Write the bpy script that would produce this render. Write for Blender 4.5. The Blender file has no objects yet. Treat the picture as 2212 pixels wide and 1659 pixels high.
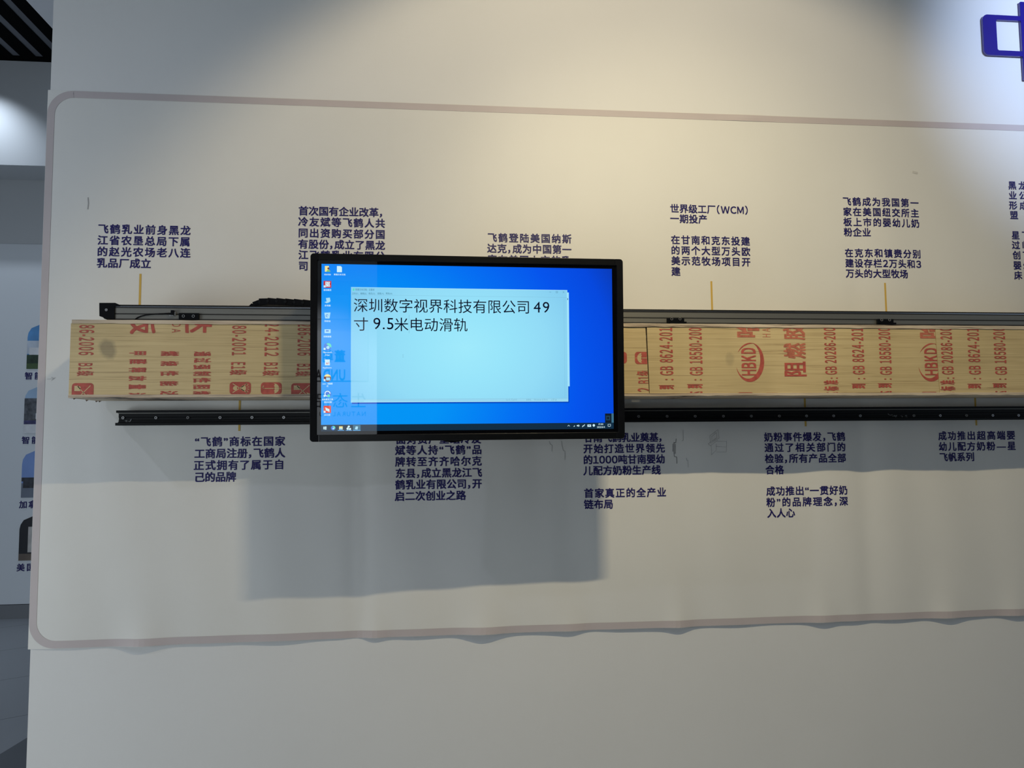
import bpy, bmesh, math, random
from mathutils import Vector, Matrix
random.seed(7)
S = bpy.context.scene
C = S.collection

# ------------------------------------------------------------------ camera
W, H, F = 2212, 1659, 1650.0
D, HC = 3.25, 1.62                      # camera to wall, camera height
YAW, PITCH, ROLL = 0.10247928, 0.0718343, -0.00874876
_cy, _sy, _cp, _sp, _cr, _sr = math.cos(YAW), math.sin(YAW), math.cos(PITCH), math.sin(PITCH), math.cos(ROLL), math.sin(ROLL)
FWD = Vector((_sy*_cp, _cy*_cp, _sp)); _r = Vector((_cy, -_sy, 0)); _u = _r.cross(FWD)
RIGHT = _r*_cr + _u*_sr
UP = _u*_cr - _r*_sr
CAM = Vector((0, -D, HC))
cam = bpy.data.cameras.new('camera'); cam.sensor_width = 36; cam.sensor_fit = 'HORIZONTAL'
cam.lens = F/W*36; cam.clip_start = .05; cam.clip_end = 100
co = bpy.data.objects.new('camera', cam); C.objects.link(co)
m3 = Matrix((RIGHT, UP, -FWD)).transposed()
co.matrix_world = Matrix.Translation(CAM) @ m3.to_4x4()
S.camera = co

# ------------------------------------------------------------------ world, lights, exposure
S.view_settings.view_transform = 'Standard'; S.view_settings.look = 'None'
S.view_settings.gamma = 1; S.view_settings.use_curve_mapping = False
S.view_settings.exposure = 0.0
wd = bpy.data.worlds.new('hall_ambient'); S.world = wd; wd.use_nodes = True
bg = wd.node_tree.nodes['Background']; bg.inputs[0].default_value = (.685, .831, 1.0, 1); bg.inputs[1].default_value = 0.235

def spot(name, loc, aim, power, col, size, blend, rad):
    l = bpy.data.lights.new(name, 'SPOT'); l.energy = power; l.color = col
    l.spot_size = math.radians(size); l.spot_blend = blend; l.shadow_soft_size = rad
    o = bpy.data.objects.new(name, l); C.objects.link(o); o.location = loc
    d = Vector(aim)
    o.rotation_euler = d.to_track_quat('-Z', 'Y').to_euler()
    return o
# warm multi-head downlight in front of the wall: six small heads in a row, each with a wide and a narrow beam
for i in range(6):
    p = (.69 + (i-2.5)*.040, -2.02, HC+2.22)
    spot('warm_spotlight', p, (.071, .725, -.685), 18.04, (1.0, 0.825, 0.545), 99.5, .34, .016)
    spot('warm_spotlight', p, (.20, .66, -.76), 15.91, (1.0, 0.859, 0.542), 84, 1.0, .016)
# cool spotlights along the same track
spot('cool_spotlight', (-3.8, -2.5, HC+3.0), (2.9, 2.5, -3.5), 66, (.75, .80, 1.0), 62, 1, .04)
spot('cool_spotlight', (3.25, -2.02, HC+2.3), (0, 2.02, -.42), 265, (.556, .685, 1.0), 57, .9, .03)
# unseen cool fill lamp, added at the left to brighten the wall
dl = bpy.data.lights.new('left_fill', 'AREA'); dl.energy = 60; dl.color = (.858, .942, 1.0); dl.shape = 'RECTANGLE'; dl.size = 1.6; dl.size_y = 1.8
do = bpy.data.objects.new('left_fill', dl); C.objects.link(do); do.location = (-4.2, -2.8, 1.0)
do.rotation_euler = Vector((2.7, 2.8, -.3)).to_track_quat('-Z', 'Y').to_euler()
# back area: a downlight close to the fascia and a cool spot on the display board; one spot on the opposite wall
spot('cool_spotlight', (-4.12, 3.62, 5.08), (.06, .16, -1), 62, (.78, .88, 1.0), 98, .9, .03)
spot('cool_spotlight', (-3.6, -.2, 4.3), (-.35, 3.2, -2.4), 75, (.72, .84, 1.0), 75, .9, .06)
spot('cool_spotlight', (-1.0, -3.3, 3.3), (.12, -2.15, -1.75), 400, (.9, .95, 1.0), 46, .7, .06)

# ------------------------------------------------------------------ projection helpers
def ray(x, y): return RIGHT*(x-W/2) - UP*(y-H/2) + FWD*F
def at(x, y, Y=0.0):
    """point of the plane y = Y seen at photo pixel (x, y)"""
    d = ray(x, y); return CAM + d*((Y-CAM.y)/d.y)

# ------------------------------------------------------------------ materials
def lin(c):
    return tuple((v/255/12.92 if v/255 <= .04045 else ((v/255+.055)/1.055)**2.4) for v in c)
def mat(name, col, rough=.6, metal=0, spec=.5, noise=0, nscale=8, bump=0, bscale=200, emit=None, stretch=None):
    m = bpy.data.materials.new(name); m.use_nodes = True
    nt = m.node_tree; b = nt.nodes['Principled BSDF']
    c = (*col, 1)
    b.inputs['Base Color'].default_value = c; b.inputs['Roughness'].default_value = rough
    b.inputs['Metallic'].default_value = metal; b.inputs['Specular IOR Level'].default_value = spec
    tc = nt.nodes.new('ShaderNodeTexCoord'); src = tc.outputs['Object']
    if stretch:
        mp = nt.nodes.new('ShaderNodeMapping'); mp.inputs['Scale'].default_value = stretch
        nt.links.new(src, mp.inputs[0]); src = mp.outputs[0]
    if noise:
        n = nt.nodes.new('ShaderNodeTexNoise'); n.inputs['Scale'].default_value = nscale; n.inputs['Detail'].default_value = 6
        nt.links.new(src, n.inputs['Vector'])
        r = nt.nodes.new('ShaderNodeValToRGB'); r.color_ramp.elements[0].position = .3; r.color_ramp.elements[1].position = .7
        r.color_ramp.elements[0].color = tuple(v*(1-noise) for v in col)+(1,); r.color_ramp.elements[1].color = tuple(min(1, v*(1+noise)) for v in col)+(1,)
        nt.links.new(n.outputs['Fac'], r.inputs[0]); nt.links.new(r.outputs[0], b.inputs['Base Color'])
    if bump:
        n = nt.nodes.new('ShaderNodeTexNoise'); n.inputs['Scale'].default_value = bscale; n.inputs['Detail'].default_value = 3
        nt.links.new(src, n.inputs['Vector'])
        bp = nt.nodes.new('ShaderNodeBump'); bp.inputs['Strength'].default_value = bump; bp.inputs['Distance'].default_value = .002
        nt.links.new(n.outputs['Fac'], bp.inputs['Height']); nt.links.new(bp.outputs[0], b.inputs['Normal'])
    if emit:
        b.inputs['Emission Color'].default_value = (*emit, 1); b.inputs['Emission Strength'].default_value = 1
    return m

M = {}
M['wall'] = mat('white_emulsion', (.74, .74, .72), .55, bump=.15, bscale=260, noise=.015, nscale=2, spec=.3)
M['sheet'] = mat('matt_vinyl', (.735, .73, .69), .5, noise=.02, nscale=2.2, spec=.3, bump=.1, bscale=300)
M['band'] = mat('mauve_print', (.53, .475, .47), .5, noise=.03, nscale=6, spec=.3)
M['navy'] = mat('navy_print', (.017, .014, .125), .5, spec=.3)
M['gold'] = mat('ochre_print', (.60, .40, .09), .5, spec=.3)
M['pencil'] = mat('pencil_graphite', (.22, .22, .22), .7, noise=.3, nscale=60)
M['pencil_pale'] = mat('pale_pencil_graphite', (.42, .42, .41), .7, noise=.2, nscale=60)
M['alu'] = mat('anodised_aluminium', (.30, .295, .265), .42, metal=.85, noise=.06, nscale=3, stretch=(.4, 30, 90))
M['alu_highlight'] = mat('aluminium_edge_highlight', (.62, .65, .70), .2, metal=1)
M['alu_dark'] = mat('shadow_groove', (.02, .02, .02), .6)
M['black'] = mat('black_plastic', (.0035, .004, .0055), .45, spec=.12, noise=.1, nscale=30)
M['black_metal'] = mat('black_anodised_metal', (.006, .007, .008), .36, metal=.0, spec=.25, noise=.15, nscale=4, stretch=(.3, 20, 60))
M['rail_lip'] = mat('pale_rail_edge', (.22, .22, .2), .35, metal=.6)
M['steel'] = mat('steel_screw', (.62, .62, .62), .3, metal=.9)
M['dull_screw'] = mat('dark_screw', (.22, .22, .22), .4, metal=.4)
M['chalk'] = mat('chalk_scribble', (.30, .32, .33), .8)
M['bezel'] = mat('brushed_black_bezel', (.004, .0045, .005), .28, spec=.35, noise=.3, nscale=4, stretch=(4, 4, 90))
M['red'] = mat('red_stencil_ink', (.44, .085, .06), .6, noise=.22, nscale=50)
M['red_pale'] = mat('worn_red_stencil_ink', (.50, .155, .09), .6, noise=.25, nscale=60)
M['far'] = mat('far_wall_paint', (.56, .58, .60), .6, bump=.1, bscale=200)
M['gloss'] = mat('glossy_white_fascia', (.62, .65, .68), .22, spec=.5)
M['panel'] = mat('pale_display_board', (.72, .76, .80), .4)
M['skirt'] = mat('grey_skirting', (.20, .21, .225), .4)
M['slat'] = mat('black_slat_paint', (.002, .0023, .003), .95, spec=.05)
M['void'] = mat('dark_grey_ceiling_void', (.13, .14, .165), .7)
M['plaster'] = mat('ceiling_plaster', (.88, .89, .93), .7)
M['backdark'] = mat('dark_unseen_wall', (.02, .02, .022), .7)
M['blue_face'] = mat('blue_acrylic', (.012, .004, .21), .2, noise=.05, nscale=12)
M['blue_side'] = mat('clear_acrylic_edge', (.12, .10, .42), .08, spec=.9)

def floor_mat():
    m = bpy.data.materials.new('grey_floor_tile'); m.use_nodes = True
    nt = m.node_tree; b = nt.nodes['Principled BSDF']
    tc = nt.nodes.new('ShaderNodeTexCoord'); mp = nt.nodes.new('ShaderNodeMapping')
    mp.inputs['Rotation'].default_value[2] = math.radians(-30)
    br = nt.nodes.new('ShaderNodeTexBrick'); br.offset = 0; br.inputs['Scale'].default_value = 1
    br.inputs['Brick Width'].default_value = .9; br.inputs['Row Height'].default_value = .9; br.inputs['Mortar Size'].default_value = .004
    br.inputs['Color1'].default_value = (.34, .36, .39, 1); br.inputs['Color2'].default_value = (.345, .365, .395, 1); br.inputs['Mortar'].default_value = (.12, .13, .14, 1)
    nt.links.new(tc.outputs['Object'], mp.inputs[0]); nt.links.new(mp.outputs[0], br.inputs['Vector'])
    nt.links.new(br.outputs['Color'], b.inputs['Base Color']); b.inputs['Roughness'].default_value = .4
    return m
M['floor'] = floor_mat()
M['dark_patch'] = mat('dark_floor_patch', (.11, .12, .135), .4)

def wood_mat(name, a, b_, c_, seed, smudge=None, stops=(.30, .43, .62), scale=(1.5, 1, 115), wave=.9):
    """blond ply veneer, grain running along X"""
    m = bpy.data.materials.new(name); m.use_nodes = True
    nt = m.node_tree; b = nt.nodes['Principled BSDF']; L = nt.links.new
    tc = nt.nodes.new('ShaderNodeTexCoord')
    mp = nt.nodes.new('ShaderNodeMapping'); mp.inputs['Scale'].default_value = scale; mp.inputs['Location'].default_value = (seed*3.1, seed, seed*7.7)
    n = nt.nodes.new('ShaderNodeTexNoise'); n.inputs['Scale'].default_value = 1.6; n.inputs['Detail'].default_value = 8; n.inputs['Roughness'].default_value = .62; n.inputs['Distortion'].default_value = wave
    L(tc.outputs['Object'], mp.inputs[0]); L(mp.outputs[0], n.inputs['Vector'])
    r = nt.nodes.new('ShaderNodeValToRGB'); e = r.color_ramp.elements
    e[0].position = stops[0]; e[0].color = (*c_, 1); e[1].position = stops[2]; e[1].color = (*a, 1)
    k = e.new(stops[1]); k.color = (*b_, 1)
    L(n.outputs['Fac'], r.inputs[0])
    n2 = nt.nodes.new('ShaderNodeTexNoise'); n2.inputs['Scale'].default_value = 3; n2.inputs['Detail'].default_value = 3
    L(tc.outputs['Object'], n2.inputs['Vector'])
    mx = nt.nodes.new('ShaderNodeMix'); mx.data_type = 'RGBA'; mx.blend_type = 'MULTIPLY'
    r2 = nt.nodes.new('ShaderNodeValToRGB'); r2.color_ramp.elements[0].color = (.86, .86, .84, 1); r2.color_ramp.elements[1].color = (1, 1, 1, 1); r2.color_ramp.elements[0].position = .35; r2.color_ramp.elements[1].position = .6
    L(n2.outputs['Fac'], r2.inputs[0]); mx.inputs[0].default_value = 1
    L(r.outputs[0], mx.inputs[6]); L(r2.outputs[0], mx.inputs[7])
    out = mx.outputs[2]
    for (sx, sz, rx, rz, amt) in (smudge or ()):
        vm = nt.nodes.new('ShaderNodeMapping'); vm.inputs['Location'].default_value = (-sx/rx, 0, -sz/rz); vm.inputs['Scale'].default_value = (1/rx, 0, 1/rz)
        nn = nt.nodes.new('ShaderNodeTexNoise'); nn.inputs['Scale'].default_value = 14; nn.inputs['Detail'].default_value = 5
        L(tc.outputs['Object'], nn.inputs['Vector']); L(tc.outputs['Object'], vm.inputs[0])
        ln = nt.nodes.new('ShaderNodeVectorMath'); ln.operation = 'LENGTH'; L(vm.outputs[0], ln.inputs[0])
        ad = nt.nodes.new('ShaderNodeMath'); ad.operation = 'MULTIPLY_ADD'; ad.inputs[1].default_value = 1.6; L(nn.outputs['Fac'], ad.inputs[0]); L(ln.outputs['Value'], ad.inputs[2])
        rr = nt.nodes.new('ShaderNodeMapRange'); rr.inputs[1].default_value = 1.35; rr.inputs[2].default_value = 1.9; rr.inputs[3].default_value = amt; rr.inputs[4].default_value = 0
        L(ad.outputs[0], rr.inputs[0])
        m2 = nt.nodes.new('ShaderNodeMix'); m2.data_type = 'RGBA'; L(rr.outputs[0], m2.inputs[0]); L(out, m2.inputs[6]); m2.inputs[7].default_value = (.10, .09, .07, 1)
        out = m2.outputs[2]
    L(out, b.inputs['Base Color']); b.inputs['Roughness'].default_value = .55
    return m
WA, WB, WC = (.66, .525, .275), (.585, .45, .23), (.36, .26, .13)
M['edge_ply'] = wood_mat('layered_ply_edge', (.66, .56, .42), (.52, .41, .30), (.07, .05, .035), 5, None, (.36, .43, .56), (2.2, 1, 190), .5)
M['under_ply'] = wood_mat('rough_ply_underside', (.40, .31, .25), (.30, .21, .17), (.16, .11, .09), 9)

def emat(name, col, strength=1.0, rough=.015):
    m = bpy.data.materials.new(name); m.use_nodes = True; b = m.node_tree.nodes['Principled BSDF']
    b.inputs['Base Color'].default_value = (.002, .002, .002, 1); b.inputs['Roughness'].default_value = rough; b.inputs['Specular IOR Level'].default_value = 1.0
    b.inputs['Emission Color'].default_value = (*lin(col), 1); b.inputs['Emission Strength'].default_value = strength
    return m
def egrad(name, stops_x, centre=None):
    """lit screen picture: colours running across the panel (object X, Z in metres)"""
    m = emat(name, (0, 0, 0)); nt = m.node_tree; b = nt.nodes['Principled BSDF']; L = nt.links.new
    tc = nt.nodes.new('ShaderNodeTexCoord'); sp = nt.nodes.new('ShaderNodeSeparateXYZ'); L(tc.outputs['Object'], sp.inputs[0])
    x = sp.outputs[0]
    cx, cz, kx, kz = centre
    def sq(o, c, k):
        a = nt.nodes.new('ShaderNodeMath'); a.operation = 'SUBTRACT'; L(o, a.inputs[0]); a.inputs[1].default_value = c
        q = nt.nodes.new('ShaderNodeMath'); q.operation = 'MULTIPLY'; L(a.outputs[0], q.inputs[0]); q.inputs[1].default_value = k
        p = nt.nodes.new('ShaderNodeMath'); p.operation = 'POWER'; p.inputs[1].default_value = 2
        ab = nt.nodes.new('ShaderNodeMath'); ab.operation = 'ABSOLUTE'; L(q.outputs[0], ab.inputs[0]); L(ab.outputs[0], p.inputs[0]); return p.outputs[0]
    s = nt.nodes.new('ShaderNodeMath'); s.operation = 'ADD'; L(sq(x, cx, kx), s.inputs[0]); L(sq(sp.outputs[2], cz, kz), s.inputs[1])
    t = nt.nodes.new('ShaderNodeMath'); t.operation = 'SQRT'; L(s.outputs[0], t.inputs[0])
    r = nt.nodes.new('ShaderNodeValToRGB'); e = r.color_ramp.elements
    e[0].position, e[0].color = stops_x[0][0], (*lin(stops_x[0][1]), 1); e[1].position, e[1].color = stops_x[-1][0], (*lin(stops_x[-1][1]), 1)
    for p_, c_ in stops_x[1:-1]:
        k = e.new(p_); k.color = (*lin(c_), 1)
    L(t.outputs[0], r.inputs[0]); L(r.outputs[0], b.inputs['Emission Color'])
    return m

# ------------------------------------------------------------------ mesh helpers
class MB:
    """collects shapes into one mesh"""
    def __init__(s): s.v = []; s.f = []
    def add(s, vs, fs):
        n = len(s.v); s.v += [tuple(v) for v in vs]; s.f += [tuple(i+n for i in f) for f in fs]; return s
    def box(s, x0, x1, y0, y1, z0, z1):
        vs = [(x, y, z) for z in (z0, z1) for y in (y0, y1) for x in (x0, x1)]
        return s.add(vs, [(0, 2, 3, 1), (4, 5, 7, 6), (0, 1, 5, 4), (2, 6, 7, 3), (0, 4, 6, 2), (1, 3, 7, 5)])
    def poly(s, pts, y):                       # flat polygon facing -Y
        return s.add([(p[0], y, p[1]) for p in pts], [tuple(range(len(pts)))])
    def prism(s, pts, y0, y1):                 # XZ outline extruded along Y
        n = len(pts)
        vs = [(p[0], y0, p[1]) for p in pts]+[(p[0], y1, p[1]) for p in pts]
        fs = [tuple(range(n)), tuple(range(2*n-1, n-1, -1))]+[(i, i+n, (i+1) % n+n, (i+1) % n) for i in range(n)]
        return s.add(vs, fs)
    def prof(s, pts, x0, x1):                  # YZ outline extruded along X
        n = len(pts)
        vs = [(x0, p[0], p[1]) for p in pts]+[(x1, p[0], p[1]) for p in pts]
        fs = [tuple(range(n)), tuple(range(2*n-1, n-1, -1))]+[(i, i+n, (i+1) % n+n, (i+1) % n) for i in range(n)]
        return s.add(vs, fs)
    def ycyl(s, x, z, r, y0, y1, n=20):
        return s.prism([(x+r*math.cos(2*math.pi*i/n), z+r*math.sin(2*math.pi*i/n)) for i in range(n)], y0, y1)
    def tube(s, pts, r, n=8):
        vs, fs = [], []
        for i, p in enumerate(pts):
            p = Vector(p); a = Vector(pts[max(i-1, 0)]); b = Vector(pts[min(i+1, len(pts)-1)])
            t = (b-a).normalized(); q = t.cross(Vector((.3, 1, .2))).normalized(); w = t.cross(q)
            for k in range(n):
                vs.append(p+q*r*math.cos(2*math.pi*k/n)+w*r*math.sin(2*math.pi*k/n))
        for i in range(len(pts)-1):
            for k in range(n):
                fs.append((i*n+k, i*n+(k+1) % n, (i+1)*n+(k+1) % n, (i+1)*n+k))
        fs.append(tuple(range(n))); fs.append(tuple(range((len(pts)-1)*n, len(pts)*n)))
        return s.add(vs, fs)
    def stroke(s, pts, w, y):                  # flat drawn line in XZ
        for a, b in zip(pts, pts[1:]):
            dx, dz = b[0]-a[0], b[1]-a[1]; l = math.hypot(dx, dz) or 1
            nx, nz = -dz/l*w/2, dx/l*w/2; ex, ez = dx/l*w*.4, dz/l*w*.4
            s.add([(a[0]-ex+nx, y, a[1]-ez+nz), (b[0]+ex+nx, y, b[1]+ez+nz), (b[0]+ex-nx, y, b[1]+ez-nz), (a[0]-ex-nx, y, a[1]-ez-nz)], [(0, 1, 2, 3)])
        return s
    def build(s, name, m, parent=None, bevel=0, smooth=False, fix=True):
        me = bpy.data.meshes.new(name); me.from_pydata(s.v, [], s.f); me.update()
        if fix:
            bm = bmesh.new(); bm.from_mesh(me); bmesh.ops.recalc_face_normals(bm, faces=bm.faces); bm.to_mesh(me); bm.free()
        if isinstance(m, (list, tuple)):
            for k in m: me.materials.append(k)
        else: me.materials.append(m)
        o = bpy.data.objects.new(name, me); C.objects.link(o)
        if parent: o.parent = parent
        if bevel:
            b = o.modifiers.new('bevel', 'BEVEL'); b.width = bevel; b.segments = 2; b.limit_method = 'ANGLE'
        if smooth:
            for p in me.polygons: p.use_smooth = True
        return o
def tag(o, label, cat, group=None):
    o['label'] = label; o['category'] = cat
    if group: o['group'] = group
    return o
def thing(name, label, cat, loc=(0, 0, 0)):
    o = bpy.data.objects.new(name, None); C.objects.link(o); o.location = loc; o.empty_display_size = .1
    return tag(o, label, cat)
def struct(o): o['kind'] = 'structure'; return o

# ------------------------------------------------------------------ lettering
_cu = bpy.data.curves.new('lettering', 'FONT'); _to = bpy.data.objects.new('lettering', _cu); C.objects.link(_to)
_gc = {}; _base = {}; LAY = .00012
def glyph(ch, off):
    """flat outline of one character in em units; off > 0 thickens the strokes"""
    k = (ch, max(off, 0))
    if k not in _gc:
        if ch not in _base:
            _cu.body = ch; _cu.resolution_u = 3
            bpy.context.view_layer.update()
            me = bpy.data.meshes.new_from_object(_to.evaluated_get(bpy.context.evaluated_depsgraph_get()))
            _base[ch] = ([(v.co.x, v.co.y, 0) for v in me.vertices], [tuple(p.vertices) for p in me.polygons])
            bpy.data.meshes.remove(me)
        V, Fs = _base[ch]
        if off > .001:
            n = len(V); sh = [(off, off), (-off, off), (off, -off), (-off, -off)]
            _gc[k] = ([(a+dx, b+dy, q) for q, (dx, dy) in enumerate(sh) for a, b, _l in V], [tuple(i+q*n for i in f) for q in range(4) for f in Fs])
        else: _gc[k] = (V, Fs)
    return _gc[k]
def wide(ch): return ord(ch) >= 0x2e80 and ch not in '，（）：' and not 0xff10 <= ord(ch) <= 0xff5a
def fw_(t): return ''.join(chr(ord(c)+0xfee0) if c.isascii() and (c.isalnum() or c in '()') else c for c in t)
def cell(ch):
    if ch == ' ': return .3
    if wide(ch): return 1.0
    if ch in '，：（）': return .5
    vs, _ = glyph(ch, 0); xs = [v[0] for v in vs]
    return (max(xs)-min(xs)) + .12
def line_mesh(s, off, gap=0.0):
    """glyphs of one line in em units, origin left, baseline 0"""
    V, Fs, x = [], [], 0
    for i, ch in enumerate(s):
        c = cell(ch)
        if ch != ' ':
            vs, fs = glyph(ch, off)
            if wide(ch): dx = x
            elif ch == '，': dx = x-.02
            else:
                xs = [v[0] for v in vs]; dx = x+c/2-(min(xs)+max(xs))/2
            n = len(V); V += [(a+dx, b, l) for a, b, l in vs]; Fs += [tuple(j+n for j in f) for f in fs]
        x += c+gap
    return V, Fs
def cells(s): return sum(cell(c) for c in s)
def text_line(mb, s, x0, x1, zc, em, y, off=.012, flip=1):
    """one line between x0 and x1 (ink), vertical ink centre at zc"""
    gap = 0
    if len(s) > 1:
        gap = ((abs(x1-x0)+.12*em)/em - cells(s))/(len(s)-1)
    V, Fs = line_mesh(s, off, gap)
    mb.add([(x0+flip*(a-.06)*em, y-l*LAY, zc+(b-.37)*em) for a, b, l in V], Fs)
def text_rect(mb, s, x0, x1, z0, z1, y, off=.01, gap=0, rot=0, flip=1):
    """ink box of the string stretched to the rectangle; rot 1 reads downwards, -1 reads upwards"""
    V, Fs = line_mesh(s, off, gap)
    ax, bx = min(v[0] for v in V), max(v[0] for v in V); ay, by = min(v[1] for v in V), max(v[1] for v in V)
    P = []
    for a, b, l in V:
        u = (a-ax)/(bx-ax); v = (b-ay)/(by-ay)
        if rot == 0: p = (x0+u*(x1-x0), z0+v*(z1-z0))
        elif rot == 1: p = (x0+v*(x1-x0), z1-u*(z1-z0))
        else: p = (x1-v*(x1-x0), z0+u*(z1-z0))
        P.append((p[0], y-l*LAY, p[1]))
    mb.add(P, Fs)

# ================================================================== SETTING
XL = at(109, 193).x                     # left end of the main wall
wall = struct(MB().box(XL, 5.2, 0, .3, 0, 4.9).build('wall_front', M['wall']))
struct(MB().add([(-9, -9, 0), (7, -9, 0), (7, 6, 0), (-9, 6, 0)], [(0, 1, 2, 3)]).build('floor', M['floor']))
YF = 4.4187
struct(MB().box(-9, 2, YF, YF+.2, 0, 5.3).build('wall_far', M['far']))
zb0 = at(50, 358, YF-.40).z
struct(MB().box(-9, 2, YF-.40, YF, zb0, 5.16).build('trim_1', M['gloss'], bevel=.004))
struct(MB().box(-9, 2, YF-.03, YF, 0, at(50, 1306, YF-.03).z).build('baseboard_far', M['skirt']))
ZC = 5.151
ceil = struct(MB().box(-9, -3.2352, -9, YF, ZC+.009, ZC+.1).build('ceiling', M['void']))
x = -3.2352-.1215
sl = []
while x > -7.5:
    sl.append(x); x -= .199
for i, x in enumerate(sl):
    MB().box(x, x+.1285 if i else -3.2352, -.5, YF-.49, ZC, ZC+.008).build('slat', M['slat'], ceil)
MB().box(-9, -3.2352, YF-.49, YF-.401, ZC, ZC+.008).build('edge_strip', M['slat'], ceil)
struct(MB().box(-3.2352, -1.3, -.2, YF, ZC, ZC+.1).build('trim_2', M['plaster']))
struct(MB().box(-9, 8, -9.2, -9, 0, 5.2).build('wall_back_unseen', M['backdark']))  # unseen wall, added to keep the monitor's reflection dark
# darker patch on the floor behind the wall end
struct(MB().add([(-2.255, 1.118, .002), (-2.19, 1.72, .002), (-1.3, 1.72, .002), (-1.3, .35, .002), (-1.95, .35, .002)], [(0, 1, 2, 3, 4)]).build('floor_patch', M['dark_patch']))

# ------------------------------------------------------------------ far display board with pictures
YP = YF-.03
bz0, bz1 = at(50, 1305, YP).z, at(50, 527, YP).z
board = tag(MB().box(-8, 1.5, YP, YF, bz0, bz1).build('display_board', M['panel'], bevel=.003), 'pale blue display board with rounded pictures on the far wall at left', 'display board')
PH = [(57.5, 699, 797, 'sky'), (51, 834, 936, 'town'), (45.5, 972, 1075, 'car'), (40, 1114, 1211, 'dark')]
pm = dict(sky=mat('print_sky', (.10, .30, .62), .4, noise=.25, nscale=5), cloud=mat('print_cloud', (.55, .62, .72), .4, noise=.2, nscale=7), white=mat('print_building', (.72, .74, .78), .4, noise=.08, nscale=20),
          green=mat('print_hedge', (.022, .05, .03), .5, noise=.5, nscale=20), grass=mat('print_grass', (.06, .11, .04), .5, noise=.3, nscale=9),
          city=mat('print_rooftops', (.09, .10, .12), .5, noise=.7, nscale=24), indigo=mat('print_indigo_band', (.05, .05, .16), .5, noise=.5, nscale=22), pale=mat('print_pale_sky', (.36, .52, .72), .4, noise=.1, nscale=3),
          road=mat('print_road', (.16, .19, .25), .4, noise=.15, nscale=6), carc=mat('print_cars', (.03, .035, .05), .4, noise=.6, nscale=24), lilac=mat('print_lilac_sky', (.20, .32, .66), .4, noise=.1, nscale=4),
          ink=mat('print_dark_interior', (.010, .012, .018), .4), floorb=mat('print_brown_floor', (.14, .11, .09), .4, noise=.3, nscale=9), paper=mat('print_framed_sheet', (.52, .50, .48), .4, noise=.15, nscale=14))
CAPT = ['智能', '智能', '加拿大', '美国']
for (px, y0, y1, kind), cap in zip(PH, CAPT):
    a = at(px, y1, YP); b = at(px+1, y0, YP)
    x0, x1, z0, z1 = a.x, a.x+.52, a.z, b.z
    h = z1-z0; rad = .13
    def clip_top(zz, x0=x0, x1=x1, z1=z1, rad=rad):    # left edge of the rounded shape at height zz
        d = zz-(z1-rad)
        return x0 if d <= 0 else x0+rad-math.sqrt(max(0, rad*rad-d*d))
    def strip(mb, f0, f1, u0=0, u1=1, dy=0, y=YP):
        zs = [z0+h*(f0+(f1-f0)*i/10) for i in range(11)]
        L = [(max(clip_top(z), x0+u0*(x1-x0)), z) for z in zs]
        R = [(x1-(clip_top(z)-x0) if u1 >= 1 else x0+u1*(x1-x0), z) for z in zs]
        return mb.poly(L+R[::-1], y-.004-dy)
    nm = dict(sky='picture of a white factory under blue sky', town='picture of rooftops seen from above', car='picture of parked cars under lilac sky', dark='picture of a dark room with a framed sheet')[kind]
    if kind == 'sky':
        p = strip(MB(), 0, 1).build('picture', pm['sky'], board)
        strip(MB(), .33, .62, dy=.0006).build('cloud', pm['cloud'], p)
        strip(MB(), .30, .47, .04, 1, dy=.0012).build('building', pm['white'], p)
        strip(MB(), .12, .31, dy=.0018).build('hedge', pm['green'], p)
        strip(MB(), 0, .12, dy=.0018).build('lawn', pm['grass'], p)
    elif kind == 'town':
        p = strip(MB(), 0, 1).build('picture', pm['pale'], board)
        strip(MB(), .27, .74, dy=.0006).build('rooftop', pm['city'], p)
        strip(MB(), .30, .42, .2, 1, dy=.0012).build('building', pm['white'], p)
        strip(MB(), .19, .27, dy=.0012).build('caption_band', pm['indigo'], p)
        strip(MB(), 0, .19, dy=.0012).build('lower_border', pm['white'], p)
    elif kind == 'car':
        p = strip(MB(), 0, 1).build('picture', pm['lilac'], board)
        strip(MB(), .34, .42, dy=.0006).build('roofline', pm['carc'], p)
        strip(MB(), 0, .3, dy=.0006).build('road', pm['road'], p)
        strip(MB(), .2, .34, .03, .95, dy=.0012).build('parked_car', pm['carc'], p)
    else:
        p = strip(MB(), 0, 1).build('picture', pm['ink'], board)
        strip(MB(), 0, .15, dy=.0006).build('floor_strip', pm['floorb'], p)
        strip(MB(), .18, .75, .15, .62, dy=.0012).build('framed_sheet', pm['paper'], p)
    p['label'] = nm
    mb = MB(); cpx = at(px-3, y1+15, YP)
    text_line(mb, cap, cpx.x, cpx.x+.076*len(cap), cpx.z, .074, YP-.004, .02)
    o = mb.build('caption', M['navy'], board, fix=False)

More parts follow.
